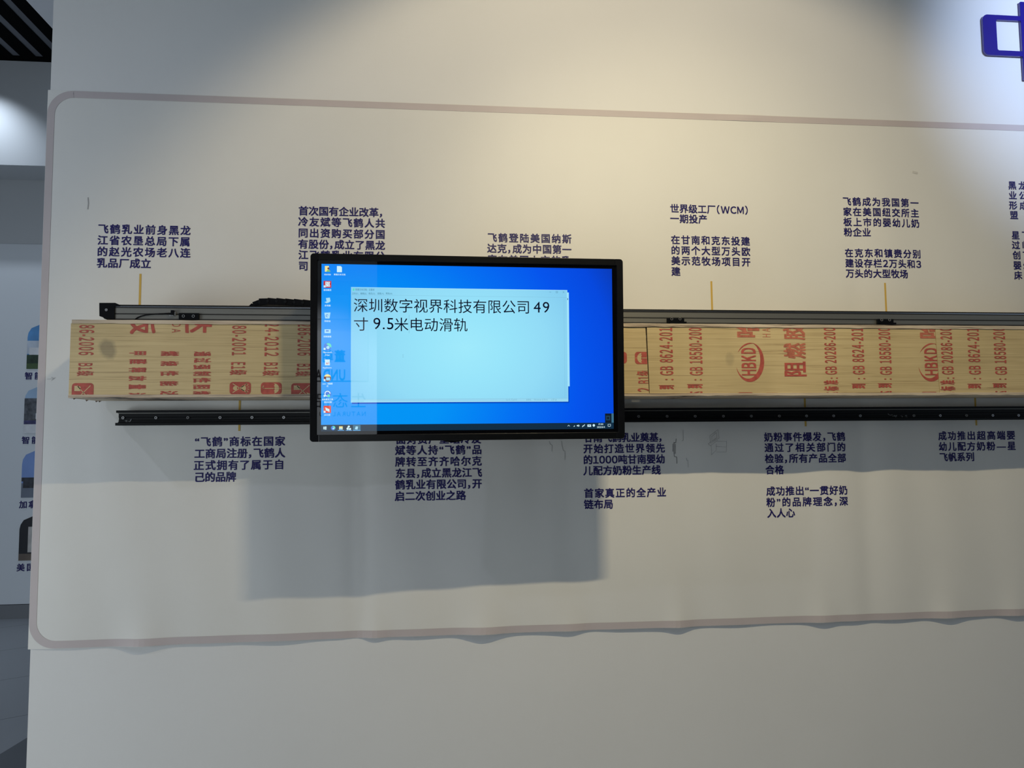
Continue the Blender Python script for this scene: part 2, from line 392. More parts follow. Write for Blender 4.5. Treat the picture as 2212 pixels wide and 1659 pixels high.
# ================================================================== VINYL TIMELINE BANNER
SX0, SX1 = at(104, 193).x, 4.6
SZ1, SZ0 = at(150, 196).z, at(110, 1401).z
BULGE = [(310, 1395, .075, .016), (810, 1378, .05, .011), (1045, 1370, .08, .017), (1235, 1364, .06, .013), (1465, 1355, .05, .011), (1775, 1345, .06, .013), (2045, 1337, .07, .016), (2190, 1334, .06, .011)]
BULGE = [(at(px, py).x, w, d) for px, py, w, d in BULGE]
def disp(x, z):
    """how far the loose sheet stands off the wall"""
    t = (z-SZ0)/(SZ1-SZ0); t = min(max(t, 0), 1)
    fold = .0035*math.sin(x*7.3+.6)+.0025*math.sin(x*12.9+2.0*z+1.3)+.0015*math.sin(x*23+4*z)
    env = min(1, (1-t)*1.6)*min(1, max(0, (x-SX0)/.25))
    d = .0012+.0075*env+env*fold*.8
    # creases where the hanging sheet kinks
    for cx, w, a in ((at(777, 1200).x, .05, -.005), (at(1197, 1200).x, .06, .004), (at(1930, 1150).x, .09, .005), (at(1870, 1150).x, .05, -.004)):
        d += a*math.exp(-((x-cx)/w)**2)*min(1, (1-t)*1.4)
    for bx, w, a in BULGE:
        d += a*math.exp(-((x-bx)/w)**2)*math.exp(-max(0, z-SZ0)/.10)
    # small wrinkles near the upper edge
    wx, wz = WR
    d += .004*math.exp(-((x-wx)/.10)**2-((z-wz)/.03)**2)
    return min(max(d, .0012), .028)
WR = (at(1608, 258).x, at(1608, 258).z)
banner = None
mb = MB(); nx, nz = 420, 80
xs = [SX0+(SX1-SX0)*i/nx for i in range(nx+1)]
zs = [SZ0+(SZ1-SZ0)*(j/nz)**1.6 for j in range(nz+1)]
mb.add([(x, -disp(x, z), z) for z in zs for x in xs], [(j*(nx+1)+i, j*(nx+1)+i+1, (j+1)*(nx+1)+i+1, (j+1)*(nx+1)+i) for j in range(nz) for i in range(nx)])
banner = tag(mb.build('timeline_banner', M['sheet'], smooth=True, fix=False), 'large cream vinyl sheet printed with navy paragraphs, stuck on the white wall', 'banner')
def drape(o, lift):
    for v in o.data.vertices: v.co.y += -disp(v.co.x, v.co.z)-lift
    o.data.update(); return o
# printed mauve border with rounded corners
bw = .0285; ro = .10
x0, z0, z1 = SX0+.001, SZ0+.0015, SZ1-.0015
out, inn = [], []
def pline(a, b, n): return [(a[0]+(b[0]-a[0])*i/n, a[1]+(b[1]-a[1])*i/n) for i in range(n+1)]
def arc(cx, cz, r, a0, a1, n=14): return [(cx+r*math.cos(a0+(a1-a0)*i/n), cz+r*math.sin(a0+(a1-a0)*i/n)) for i in range(n+1)]
def ring(ins):
    r = ro-ins*.85
    xa, za, zb = x0+ins, z0+ins, z1-ins
    p = pline((SX1-.01, zb), (x0+ro, zb), 300)
    cx, cz = xa+r, zb-r
    p += arc(cx, cz, r, math.pi/2, math.pi)
    p += pline((xa, zb-ro-.01), (xa, za+ro+.01), 110)
    p += arc(xa+r, za+r, r, math.pi, 1.5*math.pi)
    p += pline((x0+ro, za), (SX1-.01, za), 300)
    return p
A, B = ring(0), ring(bw)
mb = MB(); n = len(A)
Mid = [((a[0]+b[0])/2, (a[1]+b[1])/2) for a, b in zip(A, B)]
mb.add([(p[0], 0, p[1]) for p in A+Mid+B], [(i, i+1, n+i+1, n+i) for i in range(n-1)]+[(n+i, n+i+1, 2*n+i+1, 2*n+i) for i in range(n-1)])
drape(mb.build('border_band', M['band'], banner, fix=False), .0009)['label'] = 'mauve border line with rounded corners'

EM = .0422
PARAS = {
 'P1': [('飞鹤乳业前身黑龙', 213.9, 411.4, 495), ('江省农垦总局下属', 212.9, 410.4, 519.5), ('的赵光农场老八连', 212.3, 411, 544), ('乳品厂成立', 211.4, 326.2, 568.6)],
 'P2': [('首次国有企业改革，', 646.3, 827.8, 456), ('冷友斌等飞鹤人共', 645.6, 831, 479.4), ('同出资购买部分国', 645.6, 831, 503.6), ('有股份，成立了黑龙', 645.6, 831, 527.6), ('江飞鹤乳业有限公', 646, 831, 551), ('司', 646, 666, 575)],
 'P3': [('飞鹤登陆美国纳斯', 1053.9, 1233, 513.6), ('达克，成为中国第一', 1053.2, 1233, 537), ('家在美国上市的乳', 1054, 1232, 561)],
 'P4': [('世界级工厂(WCM)', 1447.6, 1615.4, 451), ('一期投产', 1447.6, 1526, 472.8)],
 'P5': [('在甘南和克东投建', 1449.3, 1618.3, 518.6), ('的两个大型万头欧', 1449.3, 1619, 541.2), ('美示范牧场项目开', 1449.7, 1619.5, 563.9), ('建', 1450, 1469, 587)],
 'P6': [('飞鹤成为我国第一', 1820, 1982.3, 435.4), ('家在美国纽交所主', 1821, 1983.2, 457.6), ('板上市的婴幼儿奶', 1821.6, 1984.2, 479.8), ('粉企业', 1822.4, 1878.6, 501.8)],
 'P7': [('在克东和镇赉分别', 1824.5, 1987, 546.7), ('建设存栏2万头和3', 1825.3, 1988, 568.8), ('万头的大型牧场', 1826.3, 1958.7, 591)],
 'P8': [('黑龙', 2177.4, 2215.5, 400.9), ('业公', 2178.4, 2216.5, 422.4), ('形成', 2179, 2217.5, 444), ('盟', 2180.8, 2198, 465.2)],
 'P9': [('星飞', 2183.9, 2222, 508.7), ('过临', 2184.3, 2222.5, 530), ('创了', 2185.8, 2223, 551.8), ('婴幼', 2187.2, 2224.5, 574), ('床喂', 2188.6, 2226, 595.6)],
 'P10': [('“飞鹤”商标在国家', 422.7, 615.8, 954.5), ('工商局注册，飞鹤人', 422, 615.8, 980), ('正式拥有了属于自', 420.5, 614, 1005.4), ('己的品牌', 421.8, 510.4, 1030.8)],
 'P11': [('面对资产重组冷友', 856.3, 1038, 949.5), ('斌等人持“飞鹤”品', 854.7, 1039, 973), ('牌转至齐齐哈尔克', 854.7, 1039, 997.8), ('东县，成立黑龙江飞', 855.3, 1039.5, 1022.6), ('鹤乳业有限公司，开', 854.7, 1039.5, 1047), ('启二次创业之路', 854, 1005, 1071.9)],
 'P12': [('甘南飞鹤乳业奠基，', 1260.8, 1429.4, 946), ('开始打造世界领先', 1260, 1434, 969.6), ('的1000吨甘南婴幼', 1260, 1434, 993.3), ('儿配方奶粉生产线', 1260, 1424.7, 1016.9)],
 'P13': [('首家真正的全产业', 1261.7, 1436.7, 1065.5), ('链布局', 1261.7, 1322.5, 1089.5)],
 'P14': [('奶粉事件爆发，飞鹤', 1650, 1821.8, 944.5), ('通过了相关部门的', 1651, 1822.5, 967.3), ('检验，所有产品全部', 1651.9, 1823.4, 991), ('合格', 1653, 1691, 1015)],
 'P15': [('成功推出“一贯好奶', 1654.7, 1826.6, 1061), ('粉”的品牌理念，深', 1655, 1827.5, 1085), ('入人心', 1656.6, 1715, 1108.5)],
 'P16': [('成功推出超高端婴', 2024.7, 2187.5, 941.6), ('幼儿配方奶粉—星', 2025.6, 2189, 964.8), ('飞帆系列', 2027, 2102, 987.6)],
}
for key, lines in PARAS.items():
    mb = MB()
    for s, xl, xr, yc in lines:
        a = at(xl, yc); b = at(xr, yc)
        text_line(mb, fw_(s), a.x, b.x, a.z, EM, 0, .022)
    o = drape(mb.build('paragraph', M['navy'], banner, fix=False), .0010)
for px, ya, yb in ((304.5, 592, 690), (735, 600, 700), (1143, 590, 700), (1535.5, 608, 700), (1909, 612, 700), (520, 850, 931), (948, 850, 925), (1340, 850, 922), (1735, 845, 921), (2103, 845, 919)):
    a, b = at(px, ya), at(px, yb); w = .0042
    mb = MB()
    for i in range(10):
        za, zb = a.z+(b.z-a.z)*i/10, a.z+(b.z-a.z)*(i+1)/10
        mb.add([(a.x-w, 0, za), (a.x+w, 0, za), (a.x+w, 0, zb), (a.x-w, 0, zb)], [(0, 1, 2, 3)])
    drape(mb.build('timeline_tick', M['gold'], banner, fix=False), .0010)
def sketch(name, lines, w, m):
    mb = MB()
    for l in lines:
        P = [at(x, y) for x, y in l]
        for a, b in zip(P, P[1:]): mb.stroke([(a.x, a.z), (b.x, b.z)], w, 0)
    return drape(mb.build(name, m, banner, fix=False), .0011)
# scale of the crop of these drawings: x = 1200 + u/3.16, y = 880 + v/3.16
def uv(*p): return [(1200+a/3.16, 880+b/3.16) for a, b in p]
sketch('pencil_sketch', [uv((818, 215), (816, 240), (804, 240), (804, 310), (806, 335), (822, 338), (824, 382)), uv((796, 250), (796, 300)), uv((812, 250), (812, 315))], .0024, M['pencil'])
sketch('pencil_sketch', [uv((864, 155), (866, 225), (858, 228))], .0014, M['pencil_pale'])
sketch('pencil_sketch', [uv((888, 345), (890, 360), (898, 362), (900, 408))], .0014, M['pencil_pale'])
sketch('pencil_sketch', [uv((1046, 195), (1102, 152), (1110, 210), (1052, 245), (1046, 195)), uv((1058, 200), (1092, 172), (1096, 210), (1062, 232), (1058, 200)), uv((1035, 248), (1088, 210)), uv((1090, 232), (1162, 232), (1160, 304), (1092, 304)), uv((1090, 266), (1160, 270)), uv((1055, 262), (1057, 325), (1090, 292), (1090, 250)), uv((1035, 248), (1050, 262), (1100, 225))], .0013, M['pencil_pale'])
sketch('pencil_sketch', [uv((38, 232), (42, 258), (50, 295), (62, 298), (62, 358))], .0016, M['pencil_pale'])
sketch('pencil_sketch', [uv((-45, 232), (-40, 250), (-26, 258), (-27, 300))], .0016, M['pencil_pale'])
sketch('scuff_mark', [[(191, 428), (192, 440), (190.5, 452)]], .004, mat('grey_scuff', (.40, .40, .40), .7))
sketch('scuff_mark', [[(103, 819), (118, 818), (112, 815)], [(112, 822), (120, 816)]], .0016, M['pencil_pale'])
sketch('scuff_mark', [[(1972, 372), (1980, 374)]], .010, mat('pale_scuff', (.60, .59, .55), .7))

# ================================================================== BLUE WALL LETTER
YL = -.013
a, b = at(2124.5, 75, YL), at(2213, 75, YL)
lx0, lxc = a.x, b.x; lx1 = 2*lxc-lx0
lz1, lz0 = at(2150, 32, YL).z, at(2150, 119, YL).z
hx0 = at(2153.5, 75, YL).x; hz1, hz0 = at(2170, 43, YL).z, at(2170, 109, YL).z
bx0 = at(2207, 75, YL).x; bx1 = 2*lxc-bx0; bz1 = at(2208, 4, YL).z; bz0 = lz0-(bz1-lz1)*1.6
letter = thing('wall_letter', 'blue acrylic letter with a square outline high on the wall', 'wall letter', (lxc, 0, lz0))
def rrect(xa, xb, za, zb, r, n=6):
    p = []
    for cx, cz, s in ((xb-r, zb-r, 0), (xa+r, zb-r, 1), (xa+r, za+r, 2), (xb-r, za+r, 3)):
        for i in range(n+1):
            t = math.pi/2*(s+i/n); p.append((cx+r*math.cos(t), cz+r*math.sin(t)))
    return p
def letter_slab(y0, y1):
    mb = MB(); O = rrect(lx0, lx1, lz0, lz1, .026); I = rrect(hx0, 2*lxc-hx0, hz0, hz1, .009); n = len(O)
    vs = [(p[0], y0, p[1]) for p in O+I]+[(p[0], y1, p[1]) for p in O+I]
    fs = []
    for i in range(n):
        j = (i+1) % n
        fs += [(i, j, n+j, n+i), (2*n+i, 3*n+i, 3*n+j, 2*n+j), (i, 2*n+i, 2*n+j, j), (n+i, n+j, 3*n+j, 3*n+i)]
    mb.add(vs, fs)
    mb.prism(rrect(bx0, bx1, bz0, bz1, .004), y0-.0004, y1+.0004)
    mb.v = [(v[0]-lxc, v[1], v[2]-lz0) for v in mb.v]
    return mb
letter_slab(YL, YL+.003).build('letter_face', M['blue_face'], letter)
o = letter_slab(YL+.0032, -.0015).build('letter_side', M['blue_side'], letter); o['label'] = 'clear glossy acrylic side edge'
for dx, dz in ((lx0-lxc+.012, .02), (lx0-lxc+.012, lz1-lz0-.02), (lx1-lxc-.012, .02), (lx1-lxc-.012, lz1-lz0-.02)):
    MB().ycyl(dx, dz, .004, -.0015, 0).build('standoff_pin', M['steel'], letter)

# ================================================================== PLYWOOD BEAM
DB = .28; YB = -DB
bxl = at(150.5, 780, YB).x; BX1 = 4.4
zt1, zt0 = at(300, 691.5, YB).z, at(300, 699.2, YB).z
zf0, zbot = at(300, 852.5, YB).z, at(300, 858.5, YB).z
beam = thing('plywood_box', 'long plywood box with red stencilled print fixed along the wall', 'box', (bxl, -DB/2, zbot))
def off(mb, o=Vector((bxl, -DB/2, zbot))):
    mb.v = [(v[0]-o.x, v[1]-o.y, v[2]-o.z) for v in mb.v]; return mb
def rough_strip(x0, x1, y0, y1, za, zb, amp, n):
    """long board with slightly ragged sawn edges"""
    mb = MB(); vs = []
    for i in range(n+1):
        x = x0+(x1-x0)*i/n
        j = lambda: random.uniform(-amp, amp)
        vs += [(x, y0+j()*.5, za+j()), (x, y1, za), (x, y1, zb), (x, y0+j()*.5, zb+j()*.4)]
    fs = []
    for i in range(n):
        b = i*4
        fs += [(b+k, b+4+k, b+4+(k+1) % 4, b+(k+1) % 4) for k in range(4)]
    fs += [(0, 1, 2, 3), (n*4, n*4+3, n*4+2, n*4+1)]
    return mb.add(vs, fs)
off(rough_strip(bxl+.004, BX1, YB-.003, -.031, zt0, zt1, .0012, 160)).build('top_board', M['edge_ply'], beam)
off(rough_strip(bxl, BX1, YB-.003, -.031, zbot, zf0, .0012, 160)).build('bottom_board', M['edge_ply'], beam)
off(MB().box(bxl+.001, bxl+.016, YB+.018, -.031, zf0+.0005, zt0-.0005)).build('end_board', M['under_ply'], beam)
for px, py in ((157, 862), (184, 866), (205, 871), (212, 870)):     # splinters on the sawn lower end
    t = (px-150)/58; y = min(YB*(1-t), -.045); a = at(px, py, y)
    off(MB().add([(a.x, y, zbot+.002), (a.x+.012, y+.01, zbot+.002), (a.x+.004, y, zbot-.006)], [(0, 1, 2)])).build('splinter', M['under_ply'], beam)
mid_j, j1t, j1b, j2t, j2b = at(900, 780, YB).x, at(1396.5, 709, YB).x, at(1403, 850, YB).x, at(2020, 711, YB).x, at(2030, 849, YB).x
B_ = [(bxl, bxl, mid_j-.001, mid_j-.001, ((at(231, 756, YB).x-bxl, at(231, 756, YB).z-zbot, .036, .042, .5), (at(700, 770, YB).x-bxl, .1, .03, .02, .1))),
      (mid_j+.001, mid_j+.001, j1t-.004, j1b-.0015, ()),
      (j1t+.0015, j1b+.0008, j2t-.0012, j2b-.001, ((at(1576, 775, YB).x-bxl, at(1576, 775, YB).z-zbot, .02, .03, .22),)),
      (j2t+.0012, j2b+.001, BX1, BX1, ())]
boards = []
for i, (a, b, c, d, sm) in enumerate(B_):
    wm = wood_mat('blond_ply_veneer', WA, WB, WC, i+1, sm)
    mb = MB(); y0, y1 = YB+(.0015 if i in (1,) else 0), YB+.017
    mb.add([(b, y0, zf0), (d, y0, zf0), (c, y0, zt0), (a, y0, zt0), (b, y1, zf0), (d, y1, zf0), (c, y1, zt0), (a, y1, zt0)], [(0, 1, 2, 3), (7, 6, 5, 4), (0, 4, 5, 1), (1, 5, 6, 2), (2, 6, 7, 3), (3, 7, 4, 0)])
    boards.append((off(mb).build('front_board', wm, beam), (a, b, c, d), wm))
def clip_to(mb, bd):
    """trim print to the board face"""
    a, b, c, d = bd
    me = bpy.data.meshes.new('print'); me.from_pydata(mb.v, [], mb.f)
    bm = bmesh.new(); bm.from_mesh(me); bpy.data.meshes.remove(me)
    e = .0006
    for co_, no in (((0, 0, zt0-e), (0, 0, 1)), ((0, 0, zf0+e), (0, 0, -1))):
        g = bm.verts[:]+bm.edges[:]+bm.faces[:]
        bmesh.ops.bisect_plane(bm, geom=g, plane_co=co_, plane_no=no, clear_outer=True)
    hz = zt0-zf0
    for (pa, pb, s) in ((a, b, -1), (c, d, 1)):
        n = Vector((hz, 0, -(pa-pb)))*s      # normal of the slanting end
        g = bm.verts[:]+bm.edges[:]+bm.faces[:]
        if not g: break
        bmesh.ops.bisect_plane(bm, geom=g, plane_co=(pb-s*e, 0, zf0), plane_no=n.normalized(), clear_outer=True)
    r = MB(); bm.verts.index_update(); r.add([v.co.copy() for v in bm.verts], [[v.index for v in f.verts] for f in bm.faces]); bm.free()
    return r
def Px(x, y): p = at(x, y, YB); return p.x, p.z
def stencil(bi, s, xl, xr, yt, yb, rot, m='red', off_=.018, gap=.12):
    """red print filling the pixel box xl..xr, yt..yb of the photograph on board bi"""
    o, bd, wm = boards[bi]
    cx, cy = (xl+xr)/2, (yt+yb)/2
    x0, x1 = Px(xl, cy)[0], Px(xr, cy)[0]; za, zb = Px(cx, yb)[1], Px(cx, yt)[1]
    mb = MB(); text_rect(mb, fw_(s), x0, x1, za, zb, YB-.0007+(.0015 if bi == 1 else 0), off_, gap, rot)
    mb = clip_to(mb, bd)
    if mb.v: off(mb).build('stencil_print', M[m], o, fix=False)
def icon(bi, kind, xl, xr, yt, yb, rot, m='red'):
    o, bd, wm = boards[bi]
    cx, cy = (xl+xr)/2, (yt+yb)/2
    x0, x1 = Px(xl, cy)[0], Px(xr, cy)[0]; za, zb = Px(cx, yb)[1], Px(cx, yt)[1]
    yy = YB-.0007+(.0015 if bi == 1 else 0)
    mb = clip_to(MB().poly(rrect(x0, x1, za, zb, .012, 5), yy), bd)
    if not mb.v: return
    ic = off(mb).build('stencil_icon', M[m], o, fix=False)
    def T(u, v):        # u along the reading width, v upwards, both 0..1
        if rot == 1: return (x0+v*(x1-x0), zb-u*(zb-za))
        if rot == -1: return (x1-v*(x1-x0), za+u*(zb-za))
        return (x0+u*(x1-x0), za+v*(zb-za))
    w = MB(); yq = yy-.0004
    def ps(pts): w.poly([T(*p) for p in pts], yq)
    def st(pts, wd=.0028): w.stroke([T(*p) for p in pts], wd, yq)
    if kind == 'umbrella':
        top = [(.08, .62)]+[(.5-.42*math.cos(math.pi*i/12), .62+.26*math.sin(math.pi*i/12)) for i in range(1, 12)]+[(.92, .62)]
        scal = []
        for k in range(4):
            for i in range(1, 6):
                t = i/5; scal.append((.92-.21*(k+t), .62+.05*math.sin(math.pi*t)))
        ps(top+scal[:-1]); st([(.5, .9), (.5, .97)], .0016)
        st([(.5, .64), (.5, .16), (.46, .09), (.36, .07), (.30, .14)], .0024)
    elif kind == 'hook':
        st([(.16, .16), (.84, .80)]); st([(.84, .16), (.16, .80)])
        ps([(.5+.17*math.cos(t*.5236), .26+.1*math.sin(t*.5236)) for t in range(12)])
        ps([(.5+.24*math.cos(t*.5236), .66+.12*math.sin(t*.5236)) for t in range(12)])
        for i in range(6):
            t = math.pi*(.1+.8*i/5); st([(.5-.30*math.cos(t), .74+.10*math.sin(t)), (.5-.42*math.cos(t), .76+.16*math.sin(t))], .002)
    elif kind == 'knife':
        st([(.15, .25), (.95, .85)], .0026); st([(.15, .85), (.95, .20)], .0026)
        ps([(.15, .12), (.45, .12), (.45, .40), (.2, .40)]); ps([(.62, .72), (.72, .92), (.98, .88), (.9, .80)])
        for i in range(4): st([(.72+.06*i, .55), (.80+.06*i, .70)], .0022)
    w = clip_to(w, bd)
    if w.v: off(w).build('knocked_out_symbol', wm, ic, fix=False)

# left board, reading downwards
stencil(0, '286-2006', 170.5, 203.5, 692, 767, 1, gap=.16)
stencil(0, 'B1级', 166, 203.5, 784.5, 812, 1)
icon(0, 'knife', 155, 202, 827.5, 866, 1)
stencil(0, '板', 281, 337.5, 676, 722, 1, off_=.022)
stencil(0, 'DA', 371.5, 390, 698.5, 718.5, 1, off_=.004, gap=.3)
stencil(0, '达', 399.5, 458, 676, 719.8, 1, off_=.022)
stencil(0, '甲醛释放量达', 278, 317, 758.6, 859, 1, off_=.03, gap=.75)
stencil(0, '燃烧性能达', 346, 386, 758.6, 855, 1, off_=.03, gap=1.05)
stencil(0, '通过强制性阻燃', 417, 456, 759.5, 855, 1, off_=.03, gap=.42)
stencil(0, '80-2001', 501, 532, 703.5, 767.6, 1, gap=.16)
stencil(0, 'E1级', 496, 534, 782.6, 810, 1)
icon(0, 'hook', 496, 542, 825, 852, 1)
stencil(0, '24-2012', 571.5, 602.5, 697.5, 769.2, 1, gap=.16)
stencil(0, 'B1级', 567, 604, 783.3, 811.5, 1)
icon(0, 'umbrella', 563.5, 608.5, 826, 852, 1)
stencil(0, '286-2006', 642.5, 673, 699, 768, 1, gap=.16)
stencil(0, 'B1级', 638, 675, 786, 812.5, 1)
icon(0, 'knife', 629, 675, 827.7, 860, 1)
# second board, reading upwards
icon(1, 'umbrella', 1371.6, 1412, 760, 786.4, -1)
icon(1, 'hook', 1300, 1354.3, 760, 785, -1)
stencil(1, '2', 1377.5, 1408, 838, 846, -1)
stencil(1, 'B1级', 1375, 1408, 801, 828, -1)
# third board
stencil(2, 'GB 8624-2012', 1424.5, 1453.5, 698, 810.5, -1, gap=.13)
stencil(2, '：', 1437, 1455, 818.5, 821, -1)
stencil(2, '到', 1423, 1456.5, 832, 840.5, -1, off_=.03)
stencil(2, 'GB 18580-2001', 1488.5, 1517, 699, 810.5, -1, gap=.12)
stencil(2, '：', 1500, 1516, 819, 821.5, -1)
stencil(2, '到', 1484, 1518, 830, 838.5, -1, off_=.03)
stencil(2, '达', 1484, 1518, 845.5, 856, -1, off_=.03)
stencil(2, 'HBKD', 1601.5, 1633, 751.5, 811, -1, off_=.028, gap=.10)
stencil(2, '哈', 1586.8, 1640, 692, 728.8, -1, m='red_pale', off_=.03)
stencil(2, 'HA', 1647, 1664, 709, 728.3, -1, m='red_pale', off_=.0, gap=.3)
stencil(2, '阻', 1694, 1742, 781, 813, -1, off_=.022)
stencil(2, '燃', 1692.5, 1740.5, 741, 774.5, -1, m='red_pale', off_=.022)
stencil(2, '胶', 1691, 1739, 702, 734.5, -1, m='red_pale', off_=.022)
icon(2, 'none', 1592, 1628.6, 847.6, 870, 0)
icon(2, 'none', 1650, 1685, 848.3, 870, 0)
def swoosh(bi, cx, cy, rx, ry, a0, a1, wmax):
    o, bd, wm = boards[bi]; O, I = [], []
    for i in range(41):
        t = i/40; a = math.radians(a0+(a1-a0)*t); w = wmax*math.sin(math.pi*min(1, max(0, t)))**.8
        O.append((cx+rx*math.cos(a), cy+ry*math.sin(a))); I.append((cx+(rx-w)*math.cos(a)-.3*w, cy+(ry-w*1.1)*math.sin(a)))
    mb = MB()
    for i in range(40):
        q = [Px(*O[i]), Px(*O[i+1]), Px(*I[i+1]), Px(*I[i])]; mb.poly(q, YB-.0007)
    mb = clip_to(mb, bd)
    if mb.v: off(mb).build('stencil_swoosh', M['red'], o, fix=False)
swoosh(2, 1620, 782.5, 30.5, 42.5, -80, 165, 7.5)
swoosh(2, 1620, 782.5, 30.5, 42, -75, -150, 3.5)
for bi, dx in ((2, 0), (3, 251.6)):
    stencil(bi, 'GB 20286-2006', 1780.5+dx, 1806+dx, 699, 809, -1, gap=.12)
    stencil(bi, '：', 1794+dx, 1810+dx, 815.5, 818, -1)
    stencil(bi, '标准', 1779+dx, 1811.5+dx, 821.5, 844, -1, off_=.03, gap=.4)
    stencil(bi, '达', 1779+dx, 1811+dx, 847, 858, -1, off_=.03)
    d2 = 0 if dx == 0 else 250.2
    stencil(bi, 'GB 8624-2012', 1840+d2, 1866+d2, 699, 809, -1, gap=.13)
    stencil(bi, '：', 1853+d2, 1869+d2, 816.5, 819, -1)
    stencil(bi, '到', 1839.5+d2, 1869.5+d2, 829, 839, -1, off_=.03)
    d3 = 0 if dx == 0 else 248
    stencil(bi, 'GB 18580-2001', 1898.5+d3, 1924.5+d3, 699, 809.5, -1, gap=.12)
    stencil(bi, '：', 1910+d3, 1926+d3, 817.5, 820, -1)
    stencil(bi, '到', 1896+d3, 1926.5+d3, 828, 837.5, -1, off_=.03)
    stencil(bi, '达', 1896+d3, 1926.5+d3, 844.5, 856, -1, off_=.03)
stencil(2, '哈', 1982, 2030, 694, 731, -1, m='red_pale', off_=.03)
stencil(2, 'HBKD', 1997, 2026, 752, 810.5, -1, off_=.028, gap=.10)
swoosh(2, 2012, 782.5, 29, 41.5, -80, 165, 7.5)
swoosh(2, 2012, 782.5, 29, 41, -75, -150, 3.5)
icon(2, 'none', 1989, 2026, 846.3, 870, 0)

# ================================================================== UPPER ALUMINIUM SLIDE RAIL
YR = -DB+.012; YRB = YR+.085
rz = lambda y, x=300: at(x, y, YR).z
rx0 = at(247, 675, YR).x; RX1 = 4.3
r1, r2, r3, r4 = rz(659.5), rz(664.5), rz(678.2), rz(690.8)
r4 = zt1+.0022
rail = thing('slide_rail', 'grey aluminium slide rail with black end cap lying on the plywood box', 'rail', (rx0, YR, r4))
def offr(mb): mb.v = [(v[0]-rx0, v[1]-YR, v[2]-r4) for v in mb.v]; return mb
base_h = .005
prof = [(YR+.004, r4), (YR+.004, r4+base_h), (YR, r4+base_h), (YR, r3-.0022), (YR+.006, r3-.0012), (YR+.006, r3+.0012), (YR, r3+.0022), (YR, r2-.002), (YR+.004, r2-.001), (YR+.004, r2+.001), (YR+.0012, r2+.002), (YR+.0012, r1-.003), (YR+.005, r1), (YRB, r1), (YRB, r4)]
offr(MB().prof(prof, rx0, RX1)).build('rail_body', M['alu'], rail)
offr(MB().box(rx0, RX1, YR+.0006, YR+.003, r2+.0022, r1-.0028)).build('edge_highlight', M['alu_highlight'], rail)['label'] = 'upper edge with its highlight in the colour'  # lighter strip paints the highlight along the rail's top edge
offr(MB().box(rx0, RX1, YR-.0006, YR+.003, r2-.0012, r2+.0012)).build('upper_groove', M['alu_dark'], rail)
offr(MB().box(rx0, RX1, YR-.0006, YR+.003, r3-.0009, r3+.0009)).build('slot', M['alu_dark'], rail)
offr(MB().box(rx0, RX1, YR-.0012, YR+.003, r4, r4+base_h)).build('base_strip', M['alu_dark'], rail)
offr(MB().box(rx0, RX1, YR+.002, YR+.02, r1, r1+.0022)).build('top_lip', M['black_metal'], rail)
# end cap outline from the photograph
cap = [(214, 654), (248.5, 654), (258, 658), (258, 661), (248, 661.5), (247.5, 690.5), (242, 690.5), (234, 688.5), (225, 688.5), (222, 685), (214.3, 682.7)]
cp = [(at(x, y, YR-.004).x, at(x, y, YR-.004).z) for x, y in cap]
cp = [(x, max(z, r4+.0002)) for x, z in cp]
offr(MB().prism(cp, YR-.004, YRB)).build('end_cap', M['black'], rail, bevel=.0012)
bp = at(230, 669.5, YR-.004)
offr(MB().ycyl(bp.x, bp.z, .0052, YR-.0065, YR-.004)).build('cap_bolt', M['steel'], rail)
def clamp(px0, px1, py0, py1, foot, bright):
    a, b = at(px0, py0, YR-.01), at(px1, py1, YR-.01)
    z0_ = max(b.z, r4+.0003)
    pts = [(a.x, a.z), (b.x, a.z), (b.x, z0_), (a.x, z0_)]
    c = offr(MB().prism(pts, YR-.010, YR-.0012)).build('clamp', M['black'], rail, bevel=.0012)
    w = b.x-a.x; h = a.z-z0_
    if foot:
        offr(MB().box(a.x+w*.14, b.x+w*.10, YR-.016, YR-.0101, z0_-.0015, z0_+h*.28)).build('clamp_foot', M['black'], c)
    for t in ((.24, .73) if not foot else (.26, .74)):
        zc = z0_+h*(.52 if not foot else .80)
        ring_ = MB()
        n = 18; ro_, ri_ = .0054, .0036
        vs = [(a.x+w*t+r*math.cos(2*math.pi*k/n), yy, zc+r*math.sin(2*math.pi*k/n)) for yy in (YR-.0125, YR-.0101) for r in (ro_, ri_) for k in range(n)]
        fs = []
        for k in range(n):
            q = (k+1) % n
            fs += [(k, q, n+q, n+k), (k, 2*n+k, 2*n+q, q), (n+k, n+q, 3*n+q, 3*n+k)]
        ring_.add(vs, fs)
        offr(ring_).build('screw_head', M['steel'] if bright else M['dull_screw'], c)
clamp(386, 429.5, 676, 690.3, False, True)
clamp(1441, 1478.5, 686.8, 699, True, False)
clamp(1895, 1930.8, 688.8, 700.5, True, False)
s0 = at(372, 675, YR-.01)
offr(MB().box(s0.x-.004, s0.x+.008, YR-.016, YR-.0012, s0.z-.010, s0.z+.008).box(s0.x-.012, s0.x-.003, YR-.014, YR-.003, s0.z-.008, s0.z-.002)).build('limit_sensor', M['black'], rail, bevel=.001)
offr(MB().box(s0.x-.010, s0.x+.006, YR-.012, YR-.002, s0.z-.013, s0.z-.0102).box(s0.x+.0085, s0.x+.012, YR-.012, YR-.002, s0.z-.011, s0.z+.003)).build('sensor_plate', M['steel'], rail)
pts = []
for px, py in ((292, 689.5), (297, 686), (304, 683), (314, 680.5), (326, 679), (340, 678.2), (354, 677.6), (366, 676.8)):
    q = at(px, py, YR-.004); pts.append((q.x, YR-.004, max(q.z, r4+.002)))
offr(MB().tube(pts, .0022)).build('sensor_cable', M['black'], rail, smooth=True)

